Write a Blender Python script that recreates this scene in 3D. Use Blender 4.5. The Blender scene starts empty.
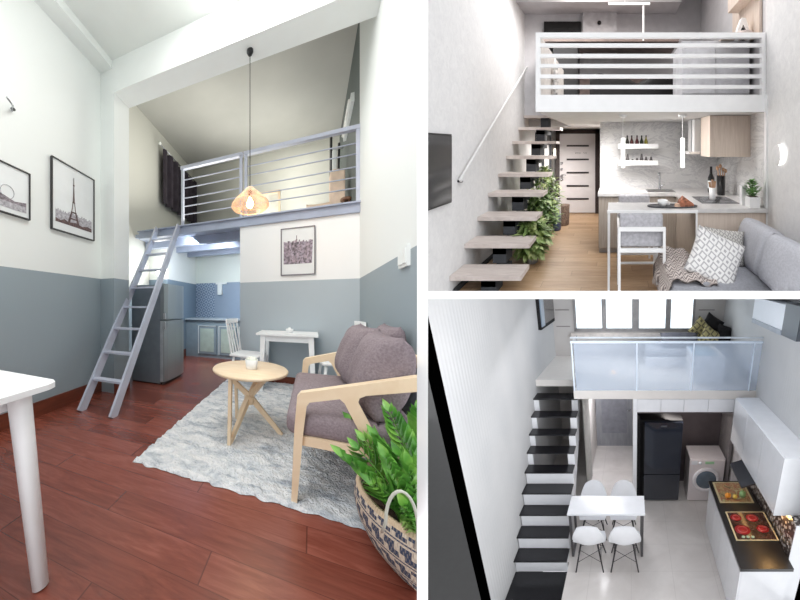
import bpy, bmesh, math, random
from mathutils import Vector, Matrix
random.seed(7)
PI = math.pi
R = math.radians
scene = bpy.context.scene
COL = scene.collection

# ---------------------------------------------------------------- materials
def lin(c):
    r = []
    for v in c[:3]:
        v = v / 255.0
        r.append(v / 12.92 if v <= 0.04045 else ((v + 0.055) / 1.055) ** 2.4)
    return (r[0], r[1], r[2], 1.0)

class NT:
    def __init__(s, name):
        s.m = bpy.data.materials.new(name); s.m.use_nodes = True
        s.t = s.m.node_tree; s.n = s.t.nodes; s.l = s.t.links
        s.p = s.n['Principled BSDF']
        a = s.n.new('ShaderNodeAttribute'); a.attribute_name = 'rc'; s.vec = a.outputs['Vector']
    def link(s, a, b): s.l.new(a, b)
    def map(s, scale=(1, 1, 1), loc=(0, 0, 0), rot=(0, 0, 0)):
        m = s.n.new('ShaderNodeMapping'); m.inputs['Scale'].default_value = scale
        m.inputs['Location'].default_value = loc; m.inputs['Rotation'].default_value = rot
        s.link(s.vec, m.inputs['Vector']); return m.outputs['Vector']
    def noise(s, vec, scale, detail=3, rough=0.5, dist=0.0):
        n = s.n.new('ShaderNodeTexNoise'); n.inputs['Scale'].default_value = scale
        n.inputs['Detail'].default_value = detail; n.inputs['Roughness'].default_value = rough
        n.inputs['Distortion'].default_value = dist
        s.link(vec, n.inputs['Vector']); return n.outputs['Fac']
    def ramp(s, fac, stops, interp='LINEAR'):
        r = s.n.new('ShaderNodeValToRGB'); cr = r.color_ramp; cr.interpolation = interp
        while len(cr.elements) < len(stops): cr.elements.new(0.5)
        for e, (p, c) in zip(cr.elements, stops): e.position = p; e.color = lin(c)
        s.link(fac, r.inputs['Fac']); return r.outputs['Color']
    def math(s, op, a, b=None, clamp=False):
        m = s.n.new('ShaderNodeMath'); m.operation = op; m.use_clamp = clamp
        for i, v in enumerate((a, b)):
            if v is None: continue
            if isinstance(v, (int, float)): m.inputs[i].default_value = v
            else: s.link(v, m.inputs[i])
        return m.outputs[0]
    def mix(s, fac, a, b, mode='MIX'):
        m = s.n.new('ShaderNodeMix'); m.data_type = 'RGBA'; m.blend_type = mode
        for i, v in ((0, fac), (6, a), (7, b)):
            if isinstance(v, (int, float)): m.inputs[i].default_value = v
            elif isinstance(v, tuple): m.inputs[i].default_value = lin(v)
            else: s.link(v, m.inputs[i])
        return m.outputs[2]
    def xyz(s):
        x = s.n.new('ShaderNodeSeparateXYZ'); s.link(s.vec, x.inputs[0]); return x.outputs
    def bump(s, h, strength, dist=0.02):
        b = s.n.new('ShaderNodeBump'); b.inputs['Strength'].default_value = strength
        b.inputs['Distance'].default_value = dist
        s.link(h, b.inputs['Height']); s.link(b.outputs[0], s.p.inputs['Normal'])
    def base(s, c, rough=0.5, metal=0.0, spec=0.5):
        if isinstance(c, tuple): s.p.inputs['Base Color'].default_value = lin(c)
        else: s.link(c, s.p.inputs['Base Color'])
        s.p.inputs['Roughness'].default_value = rough; s.p.inputs['Metallic'].default_value = metal
        s.p.inputs['Specular IOR Level'].default_value = spec
        return s.m

_mats = {}
def M(name, c, rough=0.5, metal=0.0, amt=0.06, scale=8.0, st=(1, 1, 1), bump=0.0, emit=0.0, spec=0.4, ecol=None):
    """a plain surface with a faint noise mottling"""
    if name in _mats: return _mats[name]
    t = NT(name)
    f = t.noise(t.map(st), scale)
    lo = tuple(max(0, v * (1 - amt)) for v in c); hi = tuple(min(255, v * (1 + amt)) for v in c)
    m = t.base(t.ramp(f, [(0.3, lo), (0.7, hi)]), rough, metal, spec)
    if bump: t.bump(f, bump)
    if emit:
        t.p.inputs['Emission Color'].default_value = lin(ecol or c)
        t.p.inputs['Emission Strength'].default_value = emit
    _mats[name] = m; return m

def wood(name, a, b, st=(1, 12, 1), scale=3.0, rough=0.45, bump=0.03, spec=0.4):
    if name in _mats: return _mats[name]
    t = NT(name)
    f = t.noise(t.map(st), scale, 5, 0.6, 1.2)
    m = t.base(t.ramp(f, [(0.3, a), (0.7, b)]), rough, 0, spec)
    t.bump(f, bump); _mats[name] = m; return m

def planks(name, cols, width, length, axis, rough=0.3, seam=(60, 30, 20), spec=0.5, grain=(1, 10)):
    """floor boards running along `axis`"""
    t = NT(name)
    x, y, z = t.xyz()
    u, v = (x, y) if axis == 'x' else (y, x)
    row = t.math('FLOOR', t.math('DIVIDE', v, width))
    off = t.math('MULTIPLY', t.math('FRACT', t.math('MULTIPLY', row, 0.377)), length)
    uu = t.math('DIVIDE', t.math('ADD', u, off), length)
    cell = t.math('ADD', t.math('MULTIPLY', row, 7.31), t.math('MULTIPLY', t.math('FLOOR', uu), 3.17))
    rnd = t.math('FRACT', t.math('MULTIPLY', t.math('SINE', cell), 43.7))
    sc = (grain[0], grain[1], 1) if axis == 'x' else (grain[1], grain[0], 1)
    m_ = t.map(sc)
    addv = t.n.new('ShaderNodeVectorMath'); addv.operation = 'ADD'; t.link(m_, addv.inputs[0])
    cv = t.n.new('ShaderNodeCombineXYZ'); t.link(t.math('MULTIPLY', cell, 1.7), cv.inputs[2]); t.link(cv.outputs[0], addv.inputs[1])
    g = t.noise(addv.outputs[0], 2.4, 6, 0.65, 1.6)
    f = t.math('ADD', t.math('MULTIPLY', g, 0.75), t.math('MULTIPLY', rnd, 0.25))
    col = t.ramp(f, [(0.25, cols[0]), (0.5, cols[1]), (0.75, cols[2])])
    fv = t.math('FRACT', t.math('DIVIDE', v, width)); fu = t.math('FRACT', uu)
    s1 = t.math('LESS_THAN', fv, 0.022); s2 = t.math('LESS_THAN', fu, 0.004)
    sm = t.math('MAXIMUM', s1, s2)
    m = t.base(t.mix(t.math('MULTIPLY', sm, 0.75), col, seam), rough, 0, spec)
    t.bump(t.math('SUBTRACT', g, sm), 0.05, 0.01)
    return m

def two_tone(name, low, high, h, rough=0.55):
    t = NT(name)
    z = t.xyz()[2]
    n = t.noise(t.map((1, 1, 1)), 1.3, 4)
    lo = t.mix(t.math('MULTIPLY', n, 0.25), low, tuple(v * 0.88 for v in low))
    hi = t.mix(t.math('MULTIPLY', n, 0.12), high, tuple(v * 0.95 for v in high))
    return t.base(t.mix(t.math('GREATER_THAN', z, h), lo, hi), rough, 0, 0.3)

def marble(name, a, b, scale=1.6, rough=0.25):
    t = NT(name)
    n = t.noise(t.map((1, 1, 2.2), rot=(0, 0.6, 0)), scale, 8, 0.7, 2.5)
    v = t.ramp(n, [(0.40, a), (0.47, b), (0.52, a), (0.7, tuple(x * 0.95 for x in a))])
    return t.base(v, rough, 0, 0.4)

def knit(name, a, b, kind='zigzag', s=18.0):
    t = NT(name)
    x, y, z = t.xyz()
    if kind == 'zigzag':
        tri = t.math('ABSOLUTE', t.math('SUBTRACT', t.math('FRACT', t.math('MULTIPLY', x, s * 0.55)), 0.5))
        w = t.math('FRACT', t.math('ADD', t.math('MULTIPLY', y, s), t.math('MULTIPLY', tri, 2.2)))
        f = t.math('GREATER_THAN', w, 0.55)
    else:
        u = t.math('ABSOLUTE', t.math('SUBTRACT', t.math('FRACT', t.math('MULTIPLY', x, s * .6)), 0.5))
        v = t.math('ABSOLUTE', t.math('SUBTRACT', t.math('FRACT', t.math('MULTIPLY', z, s * .6)), 0.5))
        w = t.math('FRACT', t.math('MULTIPLY', t.math('ADD', u, v), 2.0))
        f = t.math('GREATER_THAN', w, 0.62)
    n = t.noise(t.map(), 60, 2)
    m = t.base(t.mix(f, a, b), 0.9, 0, 0.1)
    t.bump(n, 0.3, 0.01); return m

# ---------------------------------------------------------------- rooms
# The photograph joins three places seen from three directions. Each room has its own floor-plan
# axes: right, into the room, and up (metres of that room), measured from its walls.
CAM = Vector((0, 0, 1.1))
class Room:
    def __init__(s, o, ex, ey, ez, cuts):
        s.o = Vector(o); s.m = Matrix((ex, ey, ez)).transposed(); s.cuts = cuts
    def P(s, p): return s.o + s.m @ Vector(p)
# party walls (each cut: a plane the room ends at)
PW_L = Vector((330, -17, 0)); PW_R = Vector((-330, 28, 0))
FL_T = Vector((0, 15, -330)); FL_B = Vector((0, -7, 330))
LIV = Room((0, 0, 0), (1.2149, -.499, 0), (-.3233, 1.2107, 0), (0, 0, 1), [PW_L])
KIT = Room((0, 0, -.6), (1, 0, 0), (.852, 1.32, .644), (0, 0, 1), [PW_R, FL_T])
LOF = Room((1.0639, 1.5199, -3.1645), (1, 0, 0), (.5502, .786, .0923), (-.266, -.38, 1.0661), [PW_R, FL_B])

# ---------------------------------------------------------------- mesh building
class MB:
    def __init__(s): s.v = []; s.f = []; s.sm = []; s.c = None
    def add(s, vs, fs, smooth=False):
        o = len(s.v); s.v += [Vector(p) for p in vs]
        s.f += [tuple(i + o for i in f) for f in fs]; s.sm += [smooth] * len(fs); return s
    def box(s, a, b, rz=0, about=None):
        x0, y0, z0 = a; x1, y1, z1 = b
        vs = [Vector(p) for p in ((x0, y0, z0), (x1, y0, z0), (x1, y1, z0), (x0, y1, z0), (x0, y0, z1), (x1, y0, z1), (x1, y1, z1), (x0, y1, z1))]
        if rz:
            c = Vector(about) if about else (vs[0] + vs[6]) / 2
            m = Matrix.Rotation(rz, 3, 'Z'); vs = [m @ (p - c) + c for p in vs]
        return s.add(vs, [(0, 3, 2, 1), (4, 5, 6, 7), (0, 1, 5, 4), (1, 2, 6, 5), (2, 3, 7, 6), (3, 0, 4, 7)])
    def bar(s, p0, p1, w, d, up=(0, 0, 1), w1=None, d1=None):
        p0 = Vector(p0); p1 = Vector(p1); t = (p1 - p0).normalized(); u = Vector(up)
        if abs(t.dot(u)) > .98: u = Vector((0, 1, 0))
        a = t.cross(u).normalized(); b = a.cross(t).normalized()
        w1 = w if w1 is None else w1; d1 = d if d1 is None else d1
        vs = []
        for p, ww, dd in ((p0, w, d), (p1, w1, d1)):
            for sa, sb in ((-1, -1), (1, -1), (1, 1), (-1, 1)): vs.append(p + a * sa * ww / 2 + b * sb * dd / 2)
        return s.add(vs, [(3, 2, 1, 0), (4, 5, 6, 7), (0, 1, 5, 4), (1, 2, 6, 5), (2, 3, 7, 6), (3, 0, 4, 7)])
    def tube(s, pts, r, n=8, cap=True):
        pts = [Vector(p) for p in pts]; rs = r if isinstance(r, (list, tuple)) else [r] * len(pts)
        vs = []; fs = []; prev = None
        for i, p in enumerate(pts):
            t = (pts[min(i + 1, len(pts) - 1)] - pts[max(i - 1, 0)]).normalized()
            if prev is None:
                u = Vector((0, 0, 1)) if abs(t.z) < .9 else Vector((1, 0, 0)); a = t.cross(u).normalized()
            else: a = (prev - t * prev.dot(t)).normalized()
            prev = a; b = t.cross(a)
            for k in range(n):
                g = 2 * PI * k / n; vs.append(p + (a * math.cos(g) + b * math.sin(g)) * rs[i])
        for i in range(len(pts) - 1):
            for k in range(n):
                k2 = (k + 1) % n; fs.append((i * n + k, i * n + k2, (i + 1) * n + k2, (i + 1) * n + k))
        if cap: fs.append(tuple(reversed(range(n)))); fs.append(tuple((len(pts) - 1) * n + k for k in range(n)))
        return s.add(vs, fs, True)
    def lathe(s, prof, c=(0, 0, 0), n=32, cap=True):
        c = Vector(c); vs = []; fs = []
        for r, z in prof:
            for k in range(n):
                g = 2 * PI * k / n; vs.append(c + Vector((r * math.cos(g), r * math.sin(g), z)))
        for i in range(len(prof) - 1):
            for k in range(n):
                k2 = (k + 1) % n; fs.append((i * n + k, i * n + k2, (i + 1) * n + k2, (i + 1) * n + k))
        if cap: fs.append(tuple(reversed(range(n)))); fs.append(tuple((len(prof) - 1) * n + k for k in range(n)))
        return s.add(vs, fs, True)
    def prism(s, poly, axis, a, b):
        """polygon extruded along an axis from a to b; poly in the other two coordinates"""
        def mk(p, h):
            return {'y': (p[0], h, p[1]), 'x': (h, p[0], p[1]), 'z': (p[0], p[1], h)}[axis]
        n = len(poly)
        ar = sum(poly[i][0] * poly[(i + 1) % n][1] - poly[(i + 1) % n][0] * poly[i][1] for i in range(n))
        if (ar < 0) != (axis == 'y'): poly = list(reversed(poly))
        vs = [mk(p, a) for p in poly] + [mk(p, b) for p in poly]
        fs = [tuple(reversed(range(n))), tuple(range(n, 2 * n))] + [(i, (i + 1) % n, (i + 1) % n + n, i + n) for i in range(n)]
        return s.add(vs, fs)
    def grid(s, fn, nu, nv, smooth=True, closed_u=False):
        vs = [fn(i / nu, j / nv) for j in range(nv + 1) for i in range(nu + (0 if closed_u else 1))]
        w = nu if closed_u else nu + 1; fs = []
        for j in range(nv):
            for i in range(nu):
                i2 = (i + 1) % w; fs.append((j * w + i, j * w + i2, (j + 1) * w + i2, (j + 1) * w + i))
        return s.add(vs, fs, smooth)
    def pillow(s, w, h, t, c=(0, 0, 0), n=12, p=2.6, wob=0.0, mat=None):
        """closed stuffed cushion in its own x/z plane, thickness along y"""
        c = Vector(c); mat = mat or Matrix.Identity(3)
        def side(sg):
            def fn(u, v):
                a = u * 2 - 1; b = v * 2 - 1
                k = max(0, (1 - abs(a) ** p)) ** .5 * max(0, (1 - abs(b) ** p)) ** .5
                inx = 1 - .07 * (1 - abs(b) ** 2) * abs(a); inz = 1 - .07 * (1 - abs(a) ** 2) * abs(b)
                q = Vector((a * w / 2 * inx, sg * t / 2 * k * (1 + wob * math.sin(7 * a + 3 * b)), b * h / 2 * inz))
                return c + mat @ q
            return fn
        s.grid(side(1), n, n); m = len(s.f)
        s.grid(side(-1), n, n)
        for i in range(m - n * n, m): s.f[i] = tuple(reversed(s.f[i]))
        return s
    def move(s, m, t=(0, 0, 0)):
        t = Vector(t); s.v = [m @ p + t for p in s.v]; return s
    def soft(s, a, b, r=.04, n=4):
        """box with rounded edges as a cushion block"""
        c = (Vector(a) + Vector(b)) / 2; h = (Vector(b) - Vector(a)) / 2
        bm = bmesh.new(); bmesh.ops.create_cube(bm, size=2)
        for v in bm.verts: v.co = Vector((v.co.x * h.x, v.co.y * h.y, v.co.z * h.z))
        bmesh.ops.bevel(bm, geom=bm.edges[:] , offset=min(r, min(h) * .9), segments=n, profile=.5, affect='EDGES')
        bm.verts.index_update()
        s.add([v.co + c for v in bm.verts], [tuple(v.index for v in f.verts) for f in bm.faces], True); bm.free(); return s

def make_mesh(room, mb, base=(0, 0, 0), rz=0, absolute=True, bev=0.0, name='mesh', mat=None):
    base = Vector(base); rot = Matrix.Rotation(rz, 3, 'Z')
    bm = bmesh.new(); lay = bm.verts.layers.float_vector.new('rc')
    vs = [bm.verts.new(p - base if absolute else p) for p in mb.v]
    for f, sm in zip(mb.f, mb.sm):
        try: nf = bm.faces.new([vs[i] for i in f]); nf.smooth = sm
        except ValueError: pass
    if not mb.sm or any(mb.sm): bmesh.ops.remove_doubles(bm, verts=bm.verts, dist=1e-5)
    if bev:
        es = [e for e in bm.edges if len(e.link_faces) == 2 and e.calc_face_angle(0) > .5]
        bmesh.ops.bevel(bm, geom=es, offset=bev, segments=2, profile=.6, affect='EDGES', clamp_overlap=True)
    for v in bm.verts:
        v[lay] = v.co + (base if absolute else Vector())
        v.co = room.m @ (rot @ v.co)
    off = room.P(base)
    for n in room.cuts:
        if any((v.co + off - CAM).dot(n) > 1e-4 for v in bm.verts):
            r = bmesh.ops.bisect_plane(bm, geom=bm.verts[:] + bm.edges[:] + bm.faces[:], plane_co=CAM - off, plane_no=n.normalized(), clear_outer=True, dist=1e-5)
            ed = [g for g in r['geom_cut'] if isinstance(g, bmesh.types.BMEdge)]
            if ed: bmesh.ops.holes_fill(bm, edges=ed, sides=0)
    me = bpy.data.meshes.new(name); bm.to_mesh(me); bm.free()
    if mat: me.materials.append(mat)
    return me

def link(o, parent=None):
    COL.objects.link(o)
    if parent is not None: o.parent = parent
    return o

class Thing:
    """an Empty at the thing's base; parts hang from it"""
    def __init__(s, room, name, label, cat, base, rz=0, group=None, absolute=True):
        s.room = room; s.base = Vector(base); s.rz = rz; s.abs = absolute
        s.o = bpy.data.objects.new(name, None); s.o.empty_display_size = .1
        s.o.location = room.P(base); s.o['label'] = label; s.o['category'] = cat
        if group: s.o['group'] = group
        link(s.o)
    def part(s, name, mb, mat, parent=None, label=None, bev=0, kind=None):
        me = make_mesh(s.room, mb, s.base, s.rz, s.abs, bev, name, mat)
        o = link(bpy.data.objects.new(name, me), parent or s.o)
        if label: o['label'] = label
        if kind: o['kind'] = kind
        return o

def single(room, name, mb, mat, label, cat, base=(0, 0, 0), rz=0, group=None, absolute=True, bev=0, kind=None):
    me = make_mesh(room, mb, base, rz, absolute, bev, name, mat)
    o = link(bpy.data.objects.new(name, me)); o.location = room.P(base)
    o['label'] = label; o['category'] = cat
    if group: o['group'] = group
    if kind: o['kind'] = kind
    return o

def struct(room, name, mb, mat, parent=None):
    me = make_mesh(room, mb, (0, 0, 0), 0, True, 0, name, mat)
    o = link(bpy.data.objects.new(name, me), parent)
    if parent is None: o.location = room.P((0, 0, 0)); o['kind'] = 'structure'
    return o

def copy_tree(o, parent=None):
    c = o.copy(); COL.objects.link(c); c.parent = parent
    for ch in list(o.children): copy_tree(ch, c)
    return c

def dup(o, room, base, label, group=None):
    c = copy_tree(o); c.location = room.P(base); c['label'] = label
    if group: c['group'] = group
    return c

def area(room, loc, target, size, power, color=(255, 255, 255), sy=None):
    l = bpy.data.lights.new('fill_area_light', 'AREA'); l.energy = power; l.size = size  # unseen area light added to brighten a room, no fitting built
    if sy: l.shape = 'RECTANGLE'; l.size_y = sy
    l.color = lin(color)[:3]
    o = bpy.data.objects.new('area_light', l); COL.objects.link(o)
    p = room.P(loc); q = room.P(target); o.location = p
    o.rotation_euler = (q - p).to_track_quat('-Z', 'Y').to_euler(); return o

def point(room, loc, power, color, r=.05):
    l = bpy.data.lights.new('bulb_and_fill_light', 'POINT'); l.energy = power; l.shadow_soft_size = r; l.color = lin(color)[:3]
    o = bpy.data.objects.new('point_light', l); COL.objects.link(o); o.location = room.P(loc); return o

# ================================================================ LIVING ROOM WITH BLUE-GREY LOFT
white_wall = (232, 236, 234)
m_twotone = two_tone('two_tone_wall', (152, 165, 172), white_wall, 1.45)
m_white = M('white_paint', white_wall, .6, amt=.015, scale=2)
m_ceil = M('ceiling_paint', (228, 232, 229), .7, amt=.015, scale=2)
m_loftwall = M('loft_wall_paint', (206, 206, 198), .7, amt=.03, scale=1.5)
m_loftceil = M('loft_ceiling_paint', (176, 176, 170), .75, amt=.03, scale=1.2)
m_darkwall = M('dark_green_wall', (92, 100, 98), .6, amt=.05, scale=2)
m_skirt = wood('skirting_wood', (96, 46, 30), (120, 62, 42), (1, 1, 8))
m_steel = M('blue_grey_steel', (190, 195, 210), .42, amt=.03, scale=5)
m_slab = M('blue_grey_slab', (164, 173, 192), .45, amt=.04, scale=4)
m_floorA = planks('red_brown_boards', [(92, 44, 34), (124, 64, 50), (148, 86, 72)], .15, 1.6, 'x', .27, (74, 38, 30), .5, (1.1, 9))

b = MB().box((-3.2, -.6, -.12), (.9, 6.4, 0)); struct(LIV, 'floor', b, m_floorA)
b = MB().box((-2.62, -.6, 0), (-2.52, 2.48, 4.3)); struct(LIV, 'wall_left', b, m_twotone)
b = MB().box((-2.62, 2.48, 0), (-2.30, 2.76, 3.79)); struct(LIV, 'trim_1', b, m_twotone)
b = MB().box((-2.62, 2.48, 3.79), (.75, 2.76, 4.3)); struct(LIV, 'trim_2', b, m_white)
b = MB().box((-2.52, -.6, 4.1), (-2.33, 2.48, 4.3)); struct(LIV, 'trim_3', b, m_white)
b = MB().box((.56, -.6, 0), (.8, 3.68, 5.0)); struct(LIV, 'wall_right', b, m_twotone)
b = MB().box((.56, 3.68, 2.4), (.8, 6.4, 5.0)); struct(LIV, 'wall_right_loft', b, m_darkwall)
b = MB().box((-2.62, -.6, 4.2), (.8, 2.6, 4.3)); struct(LIV, 'ceiling', b, m_ceil)
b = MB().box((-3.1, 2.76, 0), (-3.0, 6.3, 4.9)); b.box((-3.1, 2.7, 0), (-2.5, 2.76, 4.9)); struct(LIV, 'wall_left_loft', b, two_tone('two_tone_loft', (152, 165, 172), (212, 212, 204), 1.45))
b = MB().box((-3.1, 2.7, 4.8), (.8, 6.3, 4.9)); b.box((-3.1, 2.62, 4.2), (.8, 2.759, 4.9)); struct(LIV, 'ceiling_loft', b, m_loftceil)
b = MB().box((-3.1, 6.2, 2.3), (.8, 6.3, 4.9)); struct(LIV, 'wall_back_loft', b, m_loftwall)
b = MB().box((-.997, 3.68, 0), (.6, 3.8, 2.28)); struct(LIV, 'wall_back', b, two_tone('two_tone_back', (178, 189, 196), (238, 240, 240), 1.45))
b = MB().box((-.997, 3.8, 0), (-.88, 5.6, 2.3)); struct(LIV, 'wall_kitchen_right', b, m_white)
b = MB().box((-3.0, 4.2, 0), (-2.58, 5.6, 2.3)); struct(LIV, 'wall_kitchen_left', b, two_tone('two_tone_kitchen', (132, 150, 166), (236, 238, 236), 1.62))
# tiled back wall of the kitchenette
t = NT('kitchen_tiles'); x, y, z = t.xyz()
u = t.math('ABSOLUTE', t.math('SUBTRACT', t.math('FRACT', t.math('MULTIPLY', x, 8)), .5))
v = t.math('ABSOLUTE', t.math('SUBTRACT', t.math('FRACT', t.math('MULTIPLY', z, 8)), .5))
d = t.math('GREATER_THAN', t.math('FRACT', t.math('MULTIPLY', t.math('ADD', u, v), 2)), .55)
pat = t.mix(d, (118, 136, 160), (176, 190, 206)); pl = t.mix(t.noise(t.map(), 3), (142, 158, 178), (158, 172, 190))
tl = t.mix(t.math('GREATER_THAN', x, -2.1), pat, pl)
m_tile = t.base(t.mix(t.math('GREATER_THAN', z, 1.64), tl, (226, 232, 226)), .3)
b = MB().box((-2.6, 5.5, 0), (-.9, 5.6, 2.3)); struct(LIV, 'wall_kitchen_back', b, m_tile)
# skirting
b = MB().box((-2.52, -.6, 0), (-2.505, 2.48, .15)); b.box((-2.30, 2.48, 0), (-2.285, 2.76, .15)); struct(LIV, 'baseboard_left', b, m_skirt)
b = MB().box((-.99, 3.665, 0), (.56, 3.68, .11)); b.box((-1.01, 3.665, 0), (-.995, 5.0, .11)); struct(LIV, 'baseboard_back', b, m_skirt)
b = MB().box((-3.0, 2.76, 0), (-2.985, 4.2, .13)); b.box((-3.0, 4.185, 0), (-2.565, 4.2, .16)); b.box((-2.58, 4.2, 0), (-2.565, 4.95, .16)); struct(LIV, 'baseboard_kitchen', b, m_skirt)
b = MB().box((.545, 0, 0), (.56, 3.66, .11)); struct(LIV, 'baseboard_right', b, m_skirt)

# loft platform: slab edge beam with purlins beneath
T = Thing(LIV, 'loft_platform', 'blue-grey steel loft platform over the kitchenette', 'platform', (-1.1, 3.7, 2.28))
T.part('edge_beam', MB().box((-2.82, 3.64, 2.28), (.57, 3.74, 2.405)).box((-2.82, 3.60, 2.39), (.57, 3.75, 2.41)), m_slab)
T.part('deck', MB().box((-2.98, 3.75, 2.34), (.57, 6.2, 2.40)), m_slab)
for yy in (4.05, 4.55, 5.05): T.part('purlin', MB().box((-2.98, yy, 2.2), (-.89, yy + .09, 2.34)), m_slab)
LP = T
# railing
T = Thing(LIV, 'loft_railing', 'blue-grey steel railing along the loft edge', 'railing', (-.7, 3.68, 2.41))
def rail_panel(x0, x1):
    for xx in (x0, x1): T.part('post', MB().box((xx - .02, 3.66, 2.41), (xx + .02, 3.70, 3.36)), m_steel)
    T.part('top_rail', MB().box((x0 - .03, 3.65, 3.34), (x1 + .03, 3.71, 3.39)), m_steel)
    for k in range(5):
        zz = 2.60 + k * .135 + (.03 if k > 2 else 0)
        T.part('bar', MB().tube([(x0, 3.68, zz), (x1, 3.68, zz)], .0085, 6), m_steel)
rail_panel(-1.965, -.98); rail_panel(-.905, .54)

# ladder
T = Thing(LIV, 'ladder', 'pale grey ladder leaning on the loft platform', 'ladder', (-2.05, 1.95, 0))
lt, rt = Vector((-2.40, 3.585, 2.39)), Vector((-1.99, 3.585, 2.39)); lb, rb = Vector((-2.23, 1.93, 0)), Vector((-1.81, 1.93, 0))
T.part('side_rail', MB().bar(lb, lt, .10, .028, up=(1, 0, 0)), m_steel, bev=.003)
T.part('side_rail', MB().bar(rb, rt, .10, .028, up=(1, 0, 0)), m_steel, bev=.003)
for k in range(1, 9):
    f = k / 9.0 + .01; a = lb.lerp(lt, f); c = rb.lerp(rt, f)
    T.part('rung', MB().bar(a, c, .085, .022, up=(0, 0, 1)), m_steel, bev=.003)

# pictures
m_frame = M('black_frame', (38, 36, 38), .4); m_paper = M('photo_paper', (226, 230, 231), .5, amt=.01)
m_ink = M('photo_ink', (120, 112, 118), .6, amt=.35, scale=40); m_inkl = M('photo_ink_light', (168, 166, 172), .6, amt=.18, scale=40); m_inkd = M('photo_ink_dark', (92, 74, 74), .6, amt=.3, scale=60)
def frame_x(name, label, x, y0, y1, z0, z1, w=.010):
    T = Thing(LIV, name, label, 'picture', (x, (y0 + y1) / 2, z0), group='framed photographs')
    b = MB().box((x, y0, z0), (x + .03, y0 + w, z1)).box((x, y1 - w, z0), (x + .03, y1, z1)).box((x, y0 + w, z0), (x + .03, y1 - w, z0 + w)).box((x, y0 + w, z1 - w), (x + .03, y1 - w, z1))
    T.part('picture_frame', b, m_frame); T.part('print', MB().box((x, y0 + w, z0 + w), (x + .018, y1 - w, z1 - w)), m_paper)
    return T
T = frame_x('framed_photograph', 'framed photograph of a tall iron lattice tower on the white wall', -2.52, 1.80, 2.355, 1.905, 2.665)
x = -2.501
sky = [(1.845, 2.06), (1.845, 2.15)]
yy = 1.845
while yy < 2.31: sky.append((yy, 2.12 + random.random() * .035)); yy += .012; sky.append((yy, sky[-1][1]))
sky += [(2.315, 2.12), (2.315, 2.06), (2.315, 2.0), (1.845, 2.0)]
T.part('printed_city', MB().prism(sky[1:], 'x', x, x + .001), m_inkl)
T.part('printed_rooftops', MB().prism([(1.845, 2.0), (1.845, 2.04), (1.9, 2.025), (1.95, 2.05), (2.0, 2.03), (2.1, 2.05), (2.18, 2.03), (2.25, 2.05), (2.315, 2.04), (2.315, 2.0)], 'x', x + .001, x + .002), m_inkd)
tw = MB(); tx = x + .003; cy = 2.065
def tpoly(ps): tw.prism([(cy + a, c) for a, c in ps], 'x', tx - .001, tx)
tpoly([(-.012, 2.27), (-.004, 2.47), (-.003, 2.55), (.003, 2.55), (.004, 2.47), (.012, 2.27)])
tpoly([(-.03, 2.16), (-.022, 2.16), (-.004, 2.28), (-.012, 2.28)]); tpoly([(.03, 2.16), (.022, 2.16), (.004, 2.28), (.012, 2.28)])
tpoly([(-.08, 2.02), (-.05, 2.02), (-.018, 2.16), (-.034, 2.16)]); tpoly([(.08, 2.02), (.05, 2.02), (.018, 2.16), (.034, 2.16)])
tpoly([(-.036, 2.15), (.036, 2.15), (.036, 2.165), (-.036, 2.165)]); tpoly([(-.016, 2.265), (.016, 2.265), (.016, 2.275), (-.016, 2.275)])
tpoly([(-.055, 2.075), (.055, 2.075), (.05, 2.09), (-.05, 2.09)]); tpoly([(-.012, 2.46), (.012, 2.46), (.008, 2.475), (-.008, 2.475)])
T.part('printed_tower', tw, m_inkd)
T = frame_x('framed_photograph', 'framed photograph of a riverside wheel, cut off at the photo edge', -2.52, 1.03, 1.585, 1.92, 2.365)
b = MB().prism([(1.07, 1.99), (1.07, 2.07), (1.15, 2.10), (1.2, 2.08), (1.28, 2.10), (1.36, 2.08), (1.45, 2.05), (1.5, 2.06), (1.55, 2.07), (1.55, 1.99)], 'x', -2.501, -2.5); T.part('printed_city', b, m_ink)
ring = [(-2.499, 1.39 + .055 * math.cos(k * PI / 12), 2.115 + .06 * math.sin(k * PI / 12)) for k in range(25)]
T.part('printed_wheel', MB().tube(ring, .0022, 5), m_inkl)
T.part('printed_water', MB().box((-2.5, 1.07, 1.975), (-2.4985, 1.55, 2.03)), m_inkl)
T = Thing(LIV, 'framed_photograph', 'framed skyline photograph above the small white table', 'picture', (-.18, 3.68, 1.525), group='framed photographs')
x0, x1, z0, z1, w = -.405, .04, 1.525, 2.18, .012
b = MB().box((x0, 3.655, z0), (x0 + w, 3.68, z1)).box((x1 - w, 3.655, z0), (x1, 3.68, z1)).box((x0 + w, 3.655, z0), (x1 - w, 3.68, z0 + w)).box((x0 + w, 3.655, z1 - w), (x1 - w, 3.68, z1))
T.part('picture_frame', b, M('grey_frame', (120, 116, 122), .4)); T.part('print', MB().box((x0 + w, 3.667, z0 + w), (x1 - w, 3.68, z1 - w)), m_paper)
b = MB(); xx = -.365
m_city = M('photo_city', (132, 124, 134), .6, amt=.5, scale=30)
pts = [(-.365, 1.68)]
while xx < 0: h = 1.97 + random.random() * .04; pts += [(xx, h), (xx + .018, h)]; xx += .018
pts += [(.0, 1.68)]
T.part('printed_city', MB().prism(pts, 'y', 3.665, 3.6665), m_city)
b = MB()
for k in range(46):
    bx = -.36 + random.random() * .33; h = .03 + random.random() * .1; bz = 1.69 + random.random() * .2
    b.box((bx, 3.6625 + .00002 * k, bz), (bx + .012 + random.random() * .012, 3.665, bz + h))
b.box((-.198, 3.6622, 1.95), (-.190, 3.665, 2.07)); b.box((-.204, 3.6623, 1.93), (-.184, 3.665, 2.02)); T.part('printed_towers', b, M('photo_towers', (128, 118, 126), .6, amt=.45, scale=25))

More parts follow.
